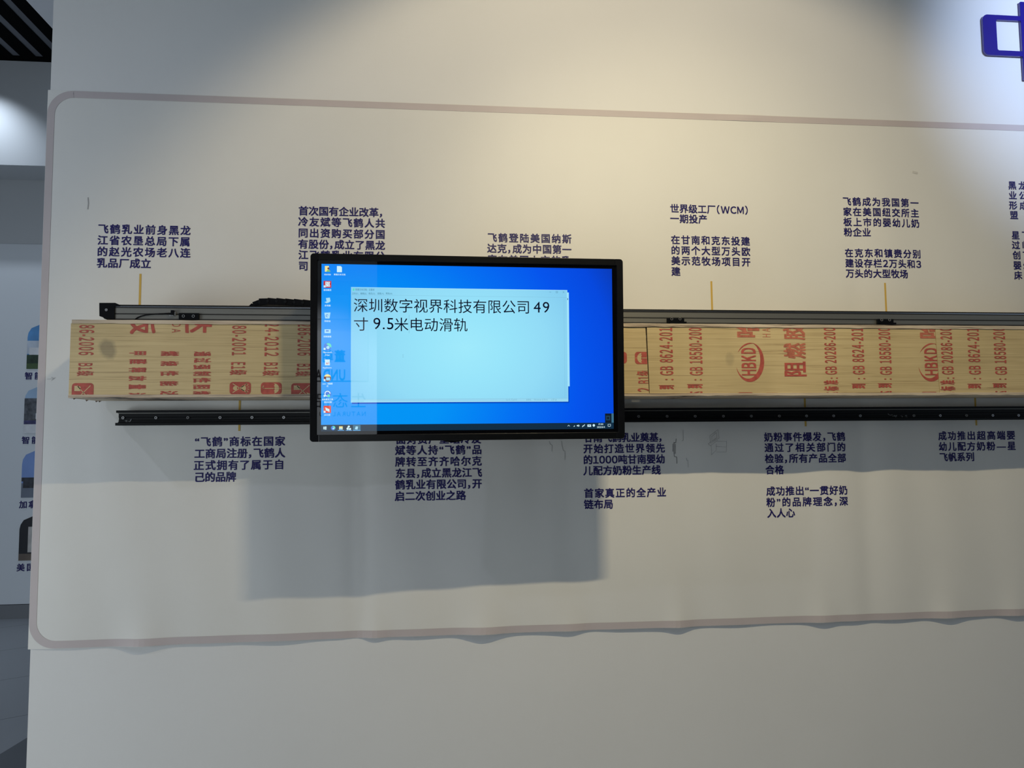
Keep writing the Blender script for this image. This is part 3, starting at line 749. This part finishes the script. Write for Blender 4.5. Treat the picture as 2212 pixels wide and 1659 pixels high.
# ------------------------------------------------------------------ cable chain lying on the rail
YCH = YR+.012
chain = thing('cable_chain', 'black plastic cable drag chain resting on top of the rail', 'cable chain', (at(545, 662, YCH).x, YCH, r1+.0032))
co_ = Vector((at(545, 662, YCH).x, YCH, r1+.0032))
def offc(mb): mb.v = [(v[0]-co_.x, v[1]-co_.y, v[2]-co_.z) for v in mb.v]; return mb
path = [(541, 668), (547.5, 658), (560, 652), (578, 650.2), (597, 650.8), (616, 651.7), (635, 652.7), (654, 653.8), (673, 655), (692, 656.2), (711, 657.4), (730, 658.5), (749, 659.5)]
wy0, wy1 = YCH, YCH+.045
P = [at(x, y, YCH) for x, y in path]
for i in range(len(P)-1):
    a, b = P[i], P[i+1]; t = Vector((b.x-a.x, 0, b.z-a.z)).normalized(); nrm = Vector((-t.z, 0, t.x)); hh = .0135 if i > 1 else .0115
    if i == 0: a = a+t*.006
    corners = [a-nrm*hh-t*.003, b-nrm*hh+t*.003, b+nrm*hh*.8+t*.001, a+nrm*hh-t*.001]
    zmin = r1+.0032
    pl = [(c.x, max(c.z, zmin)) for c in corners]
    o = offc(MB().prism(pl, wy0+.002*(i % 2), wy1)).build('chain_link', M['black'], chain, bevel=.0015)
    mm = (a+b)/2
    if i: offc(MB().ycyl(b.x, (b.z*.9+a.z*.1), .0055, wy0-.0012, wy0+.002, 14)).build('link_pin', M['black_metal'], o)

# ================================================================== LOWER BLACK GUIDE RAIL
YG = -.060
gx0 = at(254, 902, YG).x; gf0 = at(250.5, 889, YG).x
gz = lambda y: at(300, y, YG).z
g1, g2, g3, g4, g5, g6 = gz(886.4), gz(891.6), gz(893.4), gz(911.5), gz(913.0), gz(919.0)
guide = thing('guide_rail', 'black metal guide rail with a row of screws below the plywood box', 'rail', (gf0, -.01, g6))
def offg(mb): mb.v = [(v[0]-gf0, v[1]+.01, v[2]-g6) for v in mb.v]; return mb
offg(MB().prof([(YG+.010, g4), (YG+.010, g4+.006), (YG+.013, g4+.008), (YG+.013, g3-.016), (YG+.010, g3-.014), (YG+.010, g3), (-.031, g3), (-.031, g4)], gx0, 4.3)).build('rail_web', M['black_metal'], guide)
offg(MB().box(gf0, 4.3, YG, -.031, g2, g1)).build('top_flange', M['black_metal'], guide, bevel=.001)
offg(MB().box(gf0-.002, 4.3, YG, -.031, g6, g5)).build('bottom_flange', M['black_metal'], guide, bevel=.001)
offg(MB().box(gx0, 4.3, YG+.004, -.031, g3+.0001, g2-.0001)).build('pale_lip', M['rail_lip'], guide)['label'] = 'pale groove under the top flange'  # paler strip between the top flange and the web
offg(MB().box(gx0, 4.3, YG+.003, -.031, g5+.0001, g4-.0001)).build('lower_groove', M['black'], guide)
SC = [(266, 1), (337, 1), (406, 0), (475.5, 1), (544.5, 1), (613, 1), (682, 1), (750, 1), (818, 0), (886, 1), (953, 1), (1020, 1), (1086, 0), (1150, 1), (1215, 1), (1277, 1), (1340, 1), (1379.6, 1), (1441, 0), (1501.6, 1), (1562.6, 1), (1622.8, 1), (1683.4, 0), (1742, 1), (1800.5, 1), (1858, 1), (1974, 0), (2030.6, 1), (2087.5, 0), (2144, 1), (2199.7, 1)]
for px, k in SC:
    y = 903.3+(898-903.3)*(px-266)/(2199-266)
    q = at(px, y-.7, YG+.010)
    n = 16
    o = MB()
    n = 18; ro_, ri_ = .0056, .0026
    vs = [(q.x+r*math.cos(2*math.pi*t/n), yy, q.z+r*math.sin(2*math.pi*t/n)) for yy in (YG+.0072, YG+.0130) for r in (ro_, ri_) for t in range(n)]
    fs = []
    for t in range(n):
        u_ = (t+1) % n
        fs += [(t, u_, n+u_, n+t), (t, 2*n+t, 2*n+u_, u_), (n+t, n+u_, 3*n+u_, 3*n+t)]
    o.add(vs, fs)
    offg(o).build('screw', M['steel'] if k else M['dull_screw'], guide)
def scribble(pl):
    mb = MB()
    for l in pl:
        P_ = [at(x, y, YG+.010) for x, y in l]
        mb.stroke([(p.x, p.z) for p in P_], .0013, YG+.0095)
    offg(mb).build('chalk_scribble', M['chalk'], guide, fix=False)
scribble([[(270, 909), (275, 908), (271, 911.5), (275, 911)], [(277, 909), (279, 912)], [(279, 912), (283, 906)], [(281, 911), (284, 905)], [(272, 913), (276, 912.6)]])
scribble([[(1918, 894), (1922, 897), (1928, 896)], [(1928, 899), (1936, 898)], [(1932, 897), (1935, 902), (1937, 897)], [(1946, 898), (1950, 900), (1947, 902)], [(1955, 898), (1959, 897), (1956, 902), (1960, 901)]])

# ================================================================== MONITOR
MP = CAM+Vector((.13503822, 2.79644373, .33575383))
az, bx_, cy_ = math.radians(1.26542609), math.radians(1.92032311), math.radians(-.10278187)
MR = Matrix.Rotation(az, 3, 'Z') @ Matrix.Rotation(bx_, 3, 'X') @ Matrix.Rotation(cy_, 3, 'Y')
MRT = MR.transposed(); MN = MR @ Vector((0, -1, 0))
def ml(px, py, y=0.0):
    """photo pixel to monitor panel coordinates (x right, z up) on the local plane y"""
    o = MRT @ (CAM-MP); d = MRT @ ray(px, py); t = (y-o.y)/d.y; p = o+d*t
    return p.x, p.z
mon = thing('monitor', 'large black framed touch monitor showing a text window on blue', 'monitor')
mon.matrix_world = Matrix.Translation(MP) @ MR.to_4x4()
GY = .0008                                     # glass just behind the lit layers
ox0, oz1 = ml(670, 547.5, -.006); ox1, oz0 = ml(1348.5, 948, -.006)
oz1 = (ml(670, 547.5, -.006)[1]+ml(1345, 559, -.006)[1])/2; oz0 = (ml(669.5, 955, -.006)[1]+ml(1350, 947, -.006)[1])/2
ox0 = (ml(670, 547.5, -.006)[0]+ml(669.5, 955, -.006)[0])/2; ox1 = (ml(1345.5, 559, -.006)[0]+ml(1350, 947, -.006)[0])/2
fw = .0245
MB().prism(rrect(ox0+.012, ox1-.012, oz0+.012, oz1-.012, .02), .012, .055).build('back_housing', M['black'], mon, bevel=.004)
def bezel_bar(pts): return MB().prism(pts, -.006, .0118)
IN = .0008
o = bezel_bar([(ox0+.03, oz1), (ox1-.03, oz1), (ox1-.03, oz1-fw), (ox0+.03, oz1-fw)]).build('top_bezel', M['bezel'], mon, bevel=.0015)
o = bezel_bar([(ox0+.03, oz0), (ox1-.03, oz0), (ox1-.03, oz0+fw), (ox0+.03, oz0+fw)]).build('bottom_bezel', M['bezel'], mon, bevel=.0015)
fs_ = ml(685, 700)[0]-ox0
def side(x_out, x_in, s):
    r = .012
    def cor(zc, q0):
        cx = x_out+s*r
        return [(cx-s*r*math.cos(t), zc+r*math.sin(t)) for t in q0]
    q = [math.pi/2*i/6 for i in range(7)]
    c = x_out+s*(.0298)
    pts = [(x_out+s*r-s*r*math.cos(t), oz1-r+r*math.sin(t)) for t in q]
    pts += [(c, oz1), (c, oz1-fw), (x_in, oz1-fw), (x_in, oz0+fw), (c, oz0+fw), (c, oz0)]
    pts += [(x_out+s*r-s*r*math.sin(t), oz0+r-r*math.cos(t)) for t in q]
    return bezel_bar(pts)
side(ox0, ox0+fs_, 1).build('side_bezel', M['black'], mon, bevel=.0012)
side(ox1, ox1-fs_, -1).build('side_bezel', M['black'], mon, bevel=.0012)
glass = mat('black_screen_glass', (.002, .002, .003), .015, spec=1.0)
MB().box(ox0+fs_-.004, ox1-fs_+.004, GY, .0115, oz0+fw-.003, oz1-fw+.003).build('screen_glass', glass, mon)
q = ml(978, 950, .02); MB().prism([(q[0]+.040*math.cos(t*math.pi/12), oz0+.003-.0105*math.sin(t*math.pi/12)) for t in range(13)], .012, .05).build('cable_boss', M['black'], mon, smooth=False)
# mount reaching back to the slide rail (hidden behind the screen)
pm_ = MB().box(-.28, -.22, .0545, .10, -.16, .16).box(.22, .28, .0545, .10, -.16, .16).box(-.30, .30, .0545, .08, .10, .16).box(-.30, .30, .0545, .08, -.16, -.10).build('mount_bracket', M['black'], mon)
MB().box(-.14, .14, .0545, .1815, r4+.004-MP.z, r1-.004-MP.z).build('carriage', M['black'], mon)
# the lit picture
PX = 1.0738/1920
sx0, sx1, sz0, sz1 = -.5369, .5369, -.302, .302
WALLP = egrad('lit_wallpaper', [(0.0, (0, 152, 245)), (.28, (0, 146, 245)), (.50, (0, 112, 242)), (.68, (0, 84, 236)), (.80, (0, 72, 222)), (.92, (6, 50, 160))], (-.45, -.12, .80, .92))
scr = MB().poly([(sx0, sz0), (sx1, sz0), (sx1, sz1), (sx0, sz1)], 0).build('screen_picture', WALLP, mon, fix=False)
scr['label'] = 'lit blue desktop picture with icons and a text window'
E = {k: emat('lit_'+k, c) for k, c in dict(white=(205, 238, 250), taskbar=(16, 44, 66), active=(62, 112, 138), text=(2, 4, 30), grey=(70, 125, 150), hair=(118, 172, 196), yellow=(240, 226, 150), red=(196, 40, 52), orange=(225, 80, 55), pale=(165, 220, 245),
     edge1=(60, 120, 220), edge2=(90, 220, 190), black=(10, 20, 30), deep=(8, 60, 120), dark=(14, 26, 38), line=(100, 180, 250), brown=(120, 70, 60), green=(120, 190, 110), tab=(30, 62, 84), shade=(0, 70, 190)).items()}
WIN = egrad('lit_window', [(0.0, (160, 234, 252)), (.35, (152, 228, 250)), (.7, (146, 219, 246)), (1.0, (134, 206, 240))], (-.02, .0, 2.3, 2.9))
STAT = emat('lit_status_bar', (150, 214, 240))
L1, L2, L3, L4, L5 = -.0003, -.0006, -.0009, -.0012, -.0015
def quad(mb, pxs, y):
    return mb.poly([ml(*p, y) for p in pxs], y)
def rect(mb, x0, y0, x1, y1, y):
    a = ml((x0+x1)/2, y0, y); b = ml((x0+x1)/2, y1, y); l = ml(x0, (y0+y1)/2, y); r = ml(x1, (y0+y1)/2, y)
    return mb.poly([(l[0], b[1]), (r[0], b[1]), (r[0], a[1]), (l[0], a[1])], y)
def stext(mb, s, x0, x1, y0, y1, y, off=.0, gap=0):
    a = ml(x0, (y0+y1)/2, y); b = ml(x1, (y0+y1)/2, y); t = ml((x0+x1)/2, y0, y); u = ml((x0+x1)/2, y1, y)
    text_rect(mb, s, a[0], b[0], u[1], t[1], y, off, gap)
# second window behind
b = ml(1228.5, 632, L1); c = ml(1231, 834, L1)
rect(MB(), 1200, 631.7, 1229.7, 834.5, L1).build('rear_window', emat('lit_rear_window', (160, 226, 250)), scr, fix=False)
o = MB(); a = ml(1225, 646, L2); o.poly([(a[0]+.0038*math.cos(t*.524), a[1]+.0042*math.sin(t*.524)) for t in range(12)], L1-.0001); o.build('rear_window_button', E['deep'], scr, fix=False)
# front window
wx0, wx1 = (ml(758, 620, L2)[0]+ml(758, 869, L2)[0])/2, (ml(1225.3, 627, L2)[0]+ml(1227.5, 867, L2)[0])/2
wz1, wz0 = (ml(758, 620.3, L2)[1]+ml(1225, 626.7, L2)[1])/2, (ml(758, 869.5, L2)[1]+ml(1227, 867.3, L2)[1])/2
win = MB().poly([(wx0, wz0), (wx1, wz0), (wx1, wz1), (wx0, wz1)], L2).build('text_window', WIN, scr, fix=False)
win['label'] = 'pale text window with two large lines of writing'
E0 = MB(); E0.poly([(wx1, wz0-.0045), (wx1+.004, wz0-.0045), (wx1+.004, wz1-.012), (wx1, wz1-.012)], -.0002); E0.poly([(wx0+.004, wz0-.005), (wx1+.002, wz0-.005), (wx1+.002, wz0), (wx0+.004, wz0)], -.0002)
E0.build('window_shadow_border', E['shade'], scr, fix=False)
MB().poly([(wx0+.0006, wz0+.001), (wx1-.0006, wz0+.001), (wx1-.0006, wz0+.0112), (wx0+.0006, wz0+.0112)], L3).build('status_bar', STAT, scr, fix=False)
MB().poly([(wx0, wz1-.0011), (wx1, wz1-.0011), (wx1, wz1), (wx0, wz1)], L3).poly([(wx1-.0011, wz0), (wx1, wz0), (wx1, wz1), (wx1-.0011, wz1)], L3).poly([(wx0, wz0), (wx1, wz0), (wx1, wz0+.0011), (wx0, wz0+.0011)], L3).build('window_border', emat('lit_window_border', (186, 244, 255)), scr, fix=False)
mb = MB(); mb.poly([(wx0+.001, wz1-.0280), (wx1-.001, wz1-.0280), (wx1-.001, wz1-.0275), (wx0+.001, wz1-.0275)], L3)
mb.poly([(wx1-.013, wz0+.013), (wx1-.0126, wz0+.013), (wx1-.0126, wz1-.029), (wx1-.013, wz1-.029)], L3); mb.poly([(wx0+.001, wz0+.0112), (wx1-.001, wz0+.0112), (wx1-.001, wz0+.0117), (wx0+.001, wz0+.0117)], L3)
mb.build('window_rule', E['hair'], scr, fix=False)
mb = MB()
def big(mb, s, x0, x1, yt, yb):
    """large window line; ink top and bottom given at its first character"""
    a = ml(x0, (yt+yb)/2, L3); t, u = ml(x0, yt, L3)[1], ml(x0, yb, L3)[1]
    b = ml(x1, (yt+yb)/2, L3)
    V, Fs = line_mesh(s, -.004, 0)
    ax, bx = min(v[0] for v in V), max(v[0] for v in V)
    em_ = (t-u)/.93; kx = (b[0]-a[0])/(bx-ax)
    mb.add([(a[0]+(p-ax)*kx, L3, (t+u)/2+(q_-.375)*em_) for p, q_, _l in V], Fs)
for s_, xa, xb, ya, yb in (('深圳数字视界科技有限公司', 764.2, 1142.5, 644.3, 674.3), ('49', 1152.6, 1186.6, 652, 675.5), ('寸', 764.6, 795, 685.3, 714.6), ('9.5', 806.5, 850, 686.5, 711.5), ('米电动滑轨', 852, 1010, 686, 715.5)):
    mb = MB()
    if s_[0] in '49': stext(mb, s_, xa, xb, ya, yb, L3, -.002, .02)
    else: big(mb, s_, xa, xb, ya, yb)
    mb.build('window_writing', E['text'], scr, fix=False)
rect(MB(), 883.3, 680, 883.8, 720, L3).build('text_caret', E['hair'], scr, fix=False)
mb = MB(); o = ml(870.5, 769, L3)
mb.stroke([(o[0], o[1]-.005), (o[0], o[1]+.005)], .0007, L3); mb.stroke([(o[0]-.0018, o[1]+.005), (o[0]+.0018, o[1]+.005)], .0006, L3); mb.stroke([(o[0]-.0018, o[1]-.005), (o[0]+.0018, o[1]-.005)], .0006, L3)
mb.build('text_cursor', E['hair'], scr, fix=False)
def ui(name, s_, x0_, x1_, y0_, y1_, yy, m, off_=.002):
    mb = MB(); stext(mb, s_, x0_, x1_, y0_, y1_, yy, off_); return mb.build(name, m, scr, fix=False)
ui('window_title', '新建文本文档 - 记事本', 767.8, 809, 623.2, 628.2, L3, E['grey'])
for s, a_, b_ in (('文件(F)', 760.6, 773.6), ('编辑(E)', 778.4, 791.8), ('格式(O)', 796.2, 810.3), ('查看(V)', 815.4, 829), ('帮助(H)', 833.5, 847.3)):
    ui('menu_item', s, a_, b_, 631.8, 636.8, L3, E['grey'])
for s, a_, b_ in (('Ln 1, Col 12', 1093.6, 1117), ('100%', 1137.4, 1147.3), ('Windows (CRLF)', 1153.2, 1183), ('UTF-8', 1191.5, 1202)):
    ui('status_text', s, a_, b_, 861.6, 865.8, L3, E['grey'], 0)
rect(MB(), 1186.5, 630.7, 1190.5, 631.3, L3).build('minimise_button', E['grey'], scr, fix=False)
mb = MB()
for (x0_, y0_, x1_, y1_) in ((1201, 628.9, 1204.9, 629.4), (1201, 632.2, 1204.9, 632.7), (1201, 628.9, 1201.5, 632.7), (1204.4, 628.9, 1204.9, 632.7)): rect(mb, x0_, y0_, x1_, y1_, L3)
mb.build('maximise_button', E['grey'], scr, fix=False)
mb = MB()
for l in (((1215.6, 629.3), (1219, 632.9)), ((1219, 629.3), (1215.6, 632.9))): mb.stroke([ml(*l[0], L3), ml(*l[1], L3)], .0007, L3)
mb.build('close_button', E['grey'], scr, fix=False)
MB().poly([ml(762.5, 623, L3), ml(762, 628, L3), ml(765.3, 628, L3), ml(766, 623.4, L3)], L3).build('window_icon', E['edge2'], scr, fix=False)
# taskbar
tz = (ml(694, 917.6, L1)[1]+ml(1325, 913, L1)[1])/2
bar = MB().poly([(sx0, sz0), (sx1, sz0), (sx1, tz), (sx0, tz)], L1).build('taskbar', E['taskbar'], scr, fix=False)
rect(MB(), 762.5, 918, 778.8, 930.5, L2).build('active_tab', E['active'], scr, fix=False)
mb = MB()
for x0_, x1_ in ((729.6, 743.4), (747, 760.6), (762.5, 778.8)): rect(mb, x0_, 929.4, x1_, 930.4, L3)
mb.build('taskbar_underline', E['line'], scr, fix=False)
mb = MB()     # start mark of four panes
for (x0_, y0_, x1_, y1_) in ((698.4, 921.8, 701.2, 924.3), (701.7, 921.3, 705.2, 924.3), (698.4, 924.8, 701.2, 927.4), (701.7, 924.8, 705.2, 928)): rect(mb, x0_, y0_, x1_, y1_, L2)
mb.build('start_button', E['white'], scr, fix=False)
def disc(mb, x, y, r, yy, a0=0, a1=360, ri=0):
    cx, cz = ml(x, y, yy); k = r*.001705; n = 20
    P_ = [(cx+k*math.cos(math.radians(a0+(a1-a0)*i/n)), cz+k*math.sin(math.radians(a0+(a1-a0)*i/n))) for i in range(n+1)]
    if ri:
        q = ri*.001705
        I_ = [(cx+q*math.cos(math.radians(a0+(a1-a0)*i/n)), cz+q*math.sin(math.radians(a0+(a1-a0)*i/n))) for i in range(n+1)]
        for i in range(n): mb.poly([P_[i], P_[i+1], I_[i+1], I_[i]], yy)
    else: mb.poly(P_ if a1-a0 < 360 else P_[:-1], yy)
    return mb
def swirl(x, y, r, name):
    o = disc(MB(), x, y, r, L2).build(name, E['edge1'], scr, fix=False)
    disc(MB(), x+r*.2, y-r*.1, r*.8, L3, -30, 130).build(name.replace('icon', 'icon_highlight'), E['edge2'], scr, fix=False)
    disc(MB(), x+r*.1, y+r*.25, r*.42, L4).build(name.replace('icon', 'icon_centre'), E['pale'], scr, fix=False)
swirl(719.6, 924.6, 4.6, 'browser_icon')
rect(MB(), 732.5, 921, 740.3, 928, L2).build('folder_icon', E['yellow'], scr, fix=False)
rect(MB(), 733.5, 924.5, 739.3, 928, L3).build('folder_icon_front', E['pale'], scr, fix=False)
mb = MB(); disc(mb, 753.5, 922, 2.6, L2); disc(mb, 751.2, 926, 2.6, L2); disc(mb, 756, 926.5, 2.4, L2); mb.build('tool_icon', E['white'], scr, fix=False)
mb = MB(); disc(mb, 756, 923.2, 1.3, L3); rect(mb, 752, 924, 756, 925, L3); mb.build('tool_icon_detail', E['black'], scr, fix=False)
MB().poly([ml(768.5, 921, L3), ml(773.5, 921.5, L3), ml(772.2, 928, L3), ml(766.5, 927.2, L3)], L3).build('notes_icon', E['pale'], scr, fix=False)
# tray
MB().stroke([ml(1226.3, 920.6, L2), ml(1228.5, 918.4, L2), ml(1230.7, 920.6, L2)], .0013, L2).build('tray_chevron', E['white'], scr, fix=False)
MB().poly([ml(1238.7, 921.6, L2), ml(1241.4, 918.6, L2), ml(1241.4, 921.6, L2)], L2).build('network_icon', E['white'], scr, fix=False)
mb = MB().poly([ml(1246, 918.5, L2), ml(1248, 918.5, L2), ml(1250, 917, L2), ml(1250, 922, L2), ml(1248, 920.6, L2), ml(1246, 920.6, L2)], L2); disc(mb, 1249.8, 919.5, 2.2, L2, -60, 60, 1.5).build('volume_icon', E['white'], scr, fix=False)
MB().stroke([ml(1258, 922, L2), ml(1263, 917.4, L2)], .0022, L2).stroke([ml(1258.5, 919.5, L2), ml(1262, 920.2, L2)], .0012, L2).build('pen_icon', E['white'], scr, fix=False)
rect(MB(), 1269, 917, 1276.8, 922, L2).build('keyboard_icon', E['white'], scr, fix=False)
mb = MB(); disc(mb, 1282.7, 918.8, 2.7, L2); rect(mb, 1282.3, 919, 1283.2, 922, L2).build('input_icon', E['white'], scr, fix=False)
ui('clock_time', '17:00', 1293, 1303, 914.6, 918, L2, E['white'], .01); ui('clock_date', '2022/6/4', 1289.7, 1306.5, 920.7, 924.4, L2, E['white'], .01)
P_ = [ml(x_, y_, L2) for x_, y_ in ((1313.3, 916.6), (1319, 916.4), (1319, 920.6), (1317, 920.7), (1316, 921.8), (1315, 920.7), (1313.3, 920.7), (1313.3, 916.6))]
MB().stroke(P_, .0011, L2).build('message_icon', E['white'], scr, fix=False)
rect(MB(), 1271, 918.6, 1275, 920, L3).build('keyboard_icon_detail', E['deep'], scr, fix=False)
rect(MB(), 1307, 893.2, 1320.9, 913.2, L2).build('ink_tool_tab', E['dark'], scr, fix=False)
rect(MB(), 1320.9, 893, 1325.6, 913, L2).build('ink_tool_handle', E['active'], scr, fix=False)
rect(MB(), 1309, 898, 1318, 908, L3).build('ink_tool_icon', E['tab'], scr, fix=False)
disc(MB(), 1313.5, 903, 2.6, L4).build('ink_tool_pen', E['dark'], scr, fix=False)
# desktop icons
for s, x0_, x1_, y in (('xiaoxiao', 700.3, 714.7, 592.6), ('新建文本文档', 721.3, 746, 593), ('驱动精灵', 699, 715.8, 626.5), ('此电脑', 701.3, 714, 660), ('回收站', 701, 714, 693.6), ('控制面板', 699, 715.8, 727), ('Microsoft', 698, 717.6, 761), ('Edge', 702.6, 712.4, 767), ('AppStore', 697, 716, 794.6), ('oem - 电脑管', 696.6, 718.5, 828.8), ('式', 705.4, 709.4, 834), ('系统激活工具', 695.6, 719.5, 862.7), ('图标版', 700, 717, 868.6), ('向日葵', 700.5, 713.5, 896.4)):
    ui('icon_caption', s, x0_, x1_, y-2.0, y+2.0, L2, E['white'], .015)
def ib(name, x0_, y0_, x1_, y1_, m, y=L2): return rect(MB(), x0_, y0_, x1_, y1_, y).build(name, E[m], scr, fix=False)
ib('user_folder_icon', 701.8, 574.5, 710.5, 587, 'yellow'); disc(MB(), 709.5, 580, 2.3, L3).build('user_folder_head', E['brown'], scr, fix=False); disc(MB(), 709.5, 587, 4, L3, 0, 180).build('user_folder_body', E['green'], scr, fix=False)
MB().poly([ml(727.8, 574.6, L2), ml(736, 574.8, L2), ml(738.6, 577.5, L2), ml(738.6, 588, L2), ml(727.8, 588, L2)], L2).build('document_icon', E['white'], scr, fix=False)
ib('driver_icon', 699, 606.8, 715.6, 621.6, 'red')
mb = MB(); stext(mb, '驱', 702, 713.5, 608.4, 619.6, L3, .03); mb.build('driver_icon_mark', E['white'], scr, fix=False)
MB().poly([ml(704, 644, L2), ml(712.5, 642.8, L2), ml(714, 651, L2), ml(706, 652.4, L2)], L2).poly([ml(700.8, 652.5, L2), ml(708, 650.5, L2), ml(713.5, 652, L2), ml(706, 655, L2)], L2).build('computer_icon', E['pale'], scr, fix=False)
MB().poly([ml(700.6, 675.5, L2), ml(713.8, 675, L2), ml(711.8, 688, L2), ml(702.6, 688, L2)], L2).build('recycle_bin_icon', E['pale'], scr, fix=False)
disc(MB(), 706.5, 682, 2.8, L3, 20, 300, 1.6).build('recycle_bin_mark', E['edge1'], scr, fix=False)
ib('control_panel_icon', 701, 711.3, 714.2, 719.6, 'pale'); ib('control_panel_mark', 704, 713.6, 710, 716, 'edge1', L3)
swirl(707.6, 748.6, 8, 'browser_shortcut_icon')
ib('document_shortcut_icon', 702, 776.6, 712.5, 789, 'white'); mb = MB(); stext(mb, 'a', 705, 708, 783, 786.8, L3, .03); rect(mb, 710, 782, 711, 787, L3); mb.build('document_shortcut_mark', E['red'], scr, fix=False)
disc(MB(), 707.4, 817, 7.6, L2).build('tool_shortcut_icon', E['brown'], scr, fix=False); disc(MB(), 707.4, 816, 7.4, L3, 20, 160).build('tool_shortcut_arch', E['yellow'], scr, fix=False); ib('tool_shortcut_panel', 704.5, 815.5, 713, 822, 'pale', L4)
disc(MB(), 707.5, 851, 7.8, L2).build('round_shortcut_icon', E['edge1'], scr, fix=False); disc(MB(), 707.5, 850.5, 6.2, L3, 0, 300, 4.2).build('round_shortcut_ring', E['white'], scr, fix=False); disc(MB(), 710, 855, 3, L4).build('round_shortcut_dot', E['edge2'], scr, fix=False)
ib('remote_shortcut_icon', 699, 876.6, 715, 892, 'orange'); MB().poly([ml(702.6, 880, L3), ml(711.6, 884, L3), ml(711.8, 890, L3), ml(704, 886.5, L3)], L3).build('remote_shortcut_mark', E['white'], scr, fix=False)
for y in (618.6, 753.5, 821, 855, 889.5):
    ib('shortcut_arrow', 699.2, y-2, 703.2, y+2.2, 'white', L4)

# ================================================================== PARTITION OPPOSITE (seen mirrored in the glass)
YK = -D-2.2
def mirror(px, py):
    d = ray(px, py); t = (MP-CAM).dot(MN)/d.dot(MN); P_ = CAM+d*t
    d2 = d-MN*(2*d.dot(MN)); return P_+d2*((YK-P_.y)/d2.y)
pe = mirror(814, 750).x
struct(MB().box(pe-3.0, pe, YK-.12, YK, 0, 3.4).build('wall_opposite', mat('opposite_wall_paint', (.72, .74, .76), .6)))
sg = thing('wall_sign', 'grey board with lettering on the wall opposite the monitor', 'sign', (pe-1, YK, 1.2))
def offs(mb): mb.v = [(v[0]-(pe-1), v[1]-YK, v[2]-1.2) for v in mb.v]; return mb
a, b = mirror(795, 608), mirror(560, 823)
offs(MB().box(b.x, a.x, YK, YK+.012, b.z, a.z)).build('board', mat('grey_sign_board', (.60, .62, .64), .5), sg)
lt = mat('pale_sign_panel', (.72, .75, .78), .5)
for (x0_, y0_, x1_, y1_) in ((600, 638, 754, 688), (600, 716, 762, 822)):
    a, b = mirror(x1_, y0_), mirror(x0_, y1_)
    offs(MB().box(b.x, a.x, YK+.0121, YK+.02, b.z, a.z)).build('panel', lt, sg)
dk = mat('black_sign_letter', (.02, .02, .025), .5)
def rtext(s, xr, xl, yt, yb, off_, gap, y):
    a, b = mirror(xr, yt), mirror(xl, yb)
    mb = MB(); text_rect(mb, s, a.x, b.x, b.z, a.z, y, off_, gap)
    offs(mb).build('lettering', dk, sg, fix=False)
rtext('董朝', 746, 697, 756, 783, .03, .1, YK+.021)
rtext('UNDA', 746, 681, 798, 822, .02, .06, YK+.021)
rtext('生态品', 790, 680, 849, 881, -.01, .12, YK+.001)
rtext('NATURAL QU', 790, 690, 889, 901, .0, .12, YK+.001)

bpy.data.objects.remove(_to); bpy.data.curves.remove(_cu)
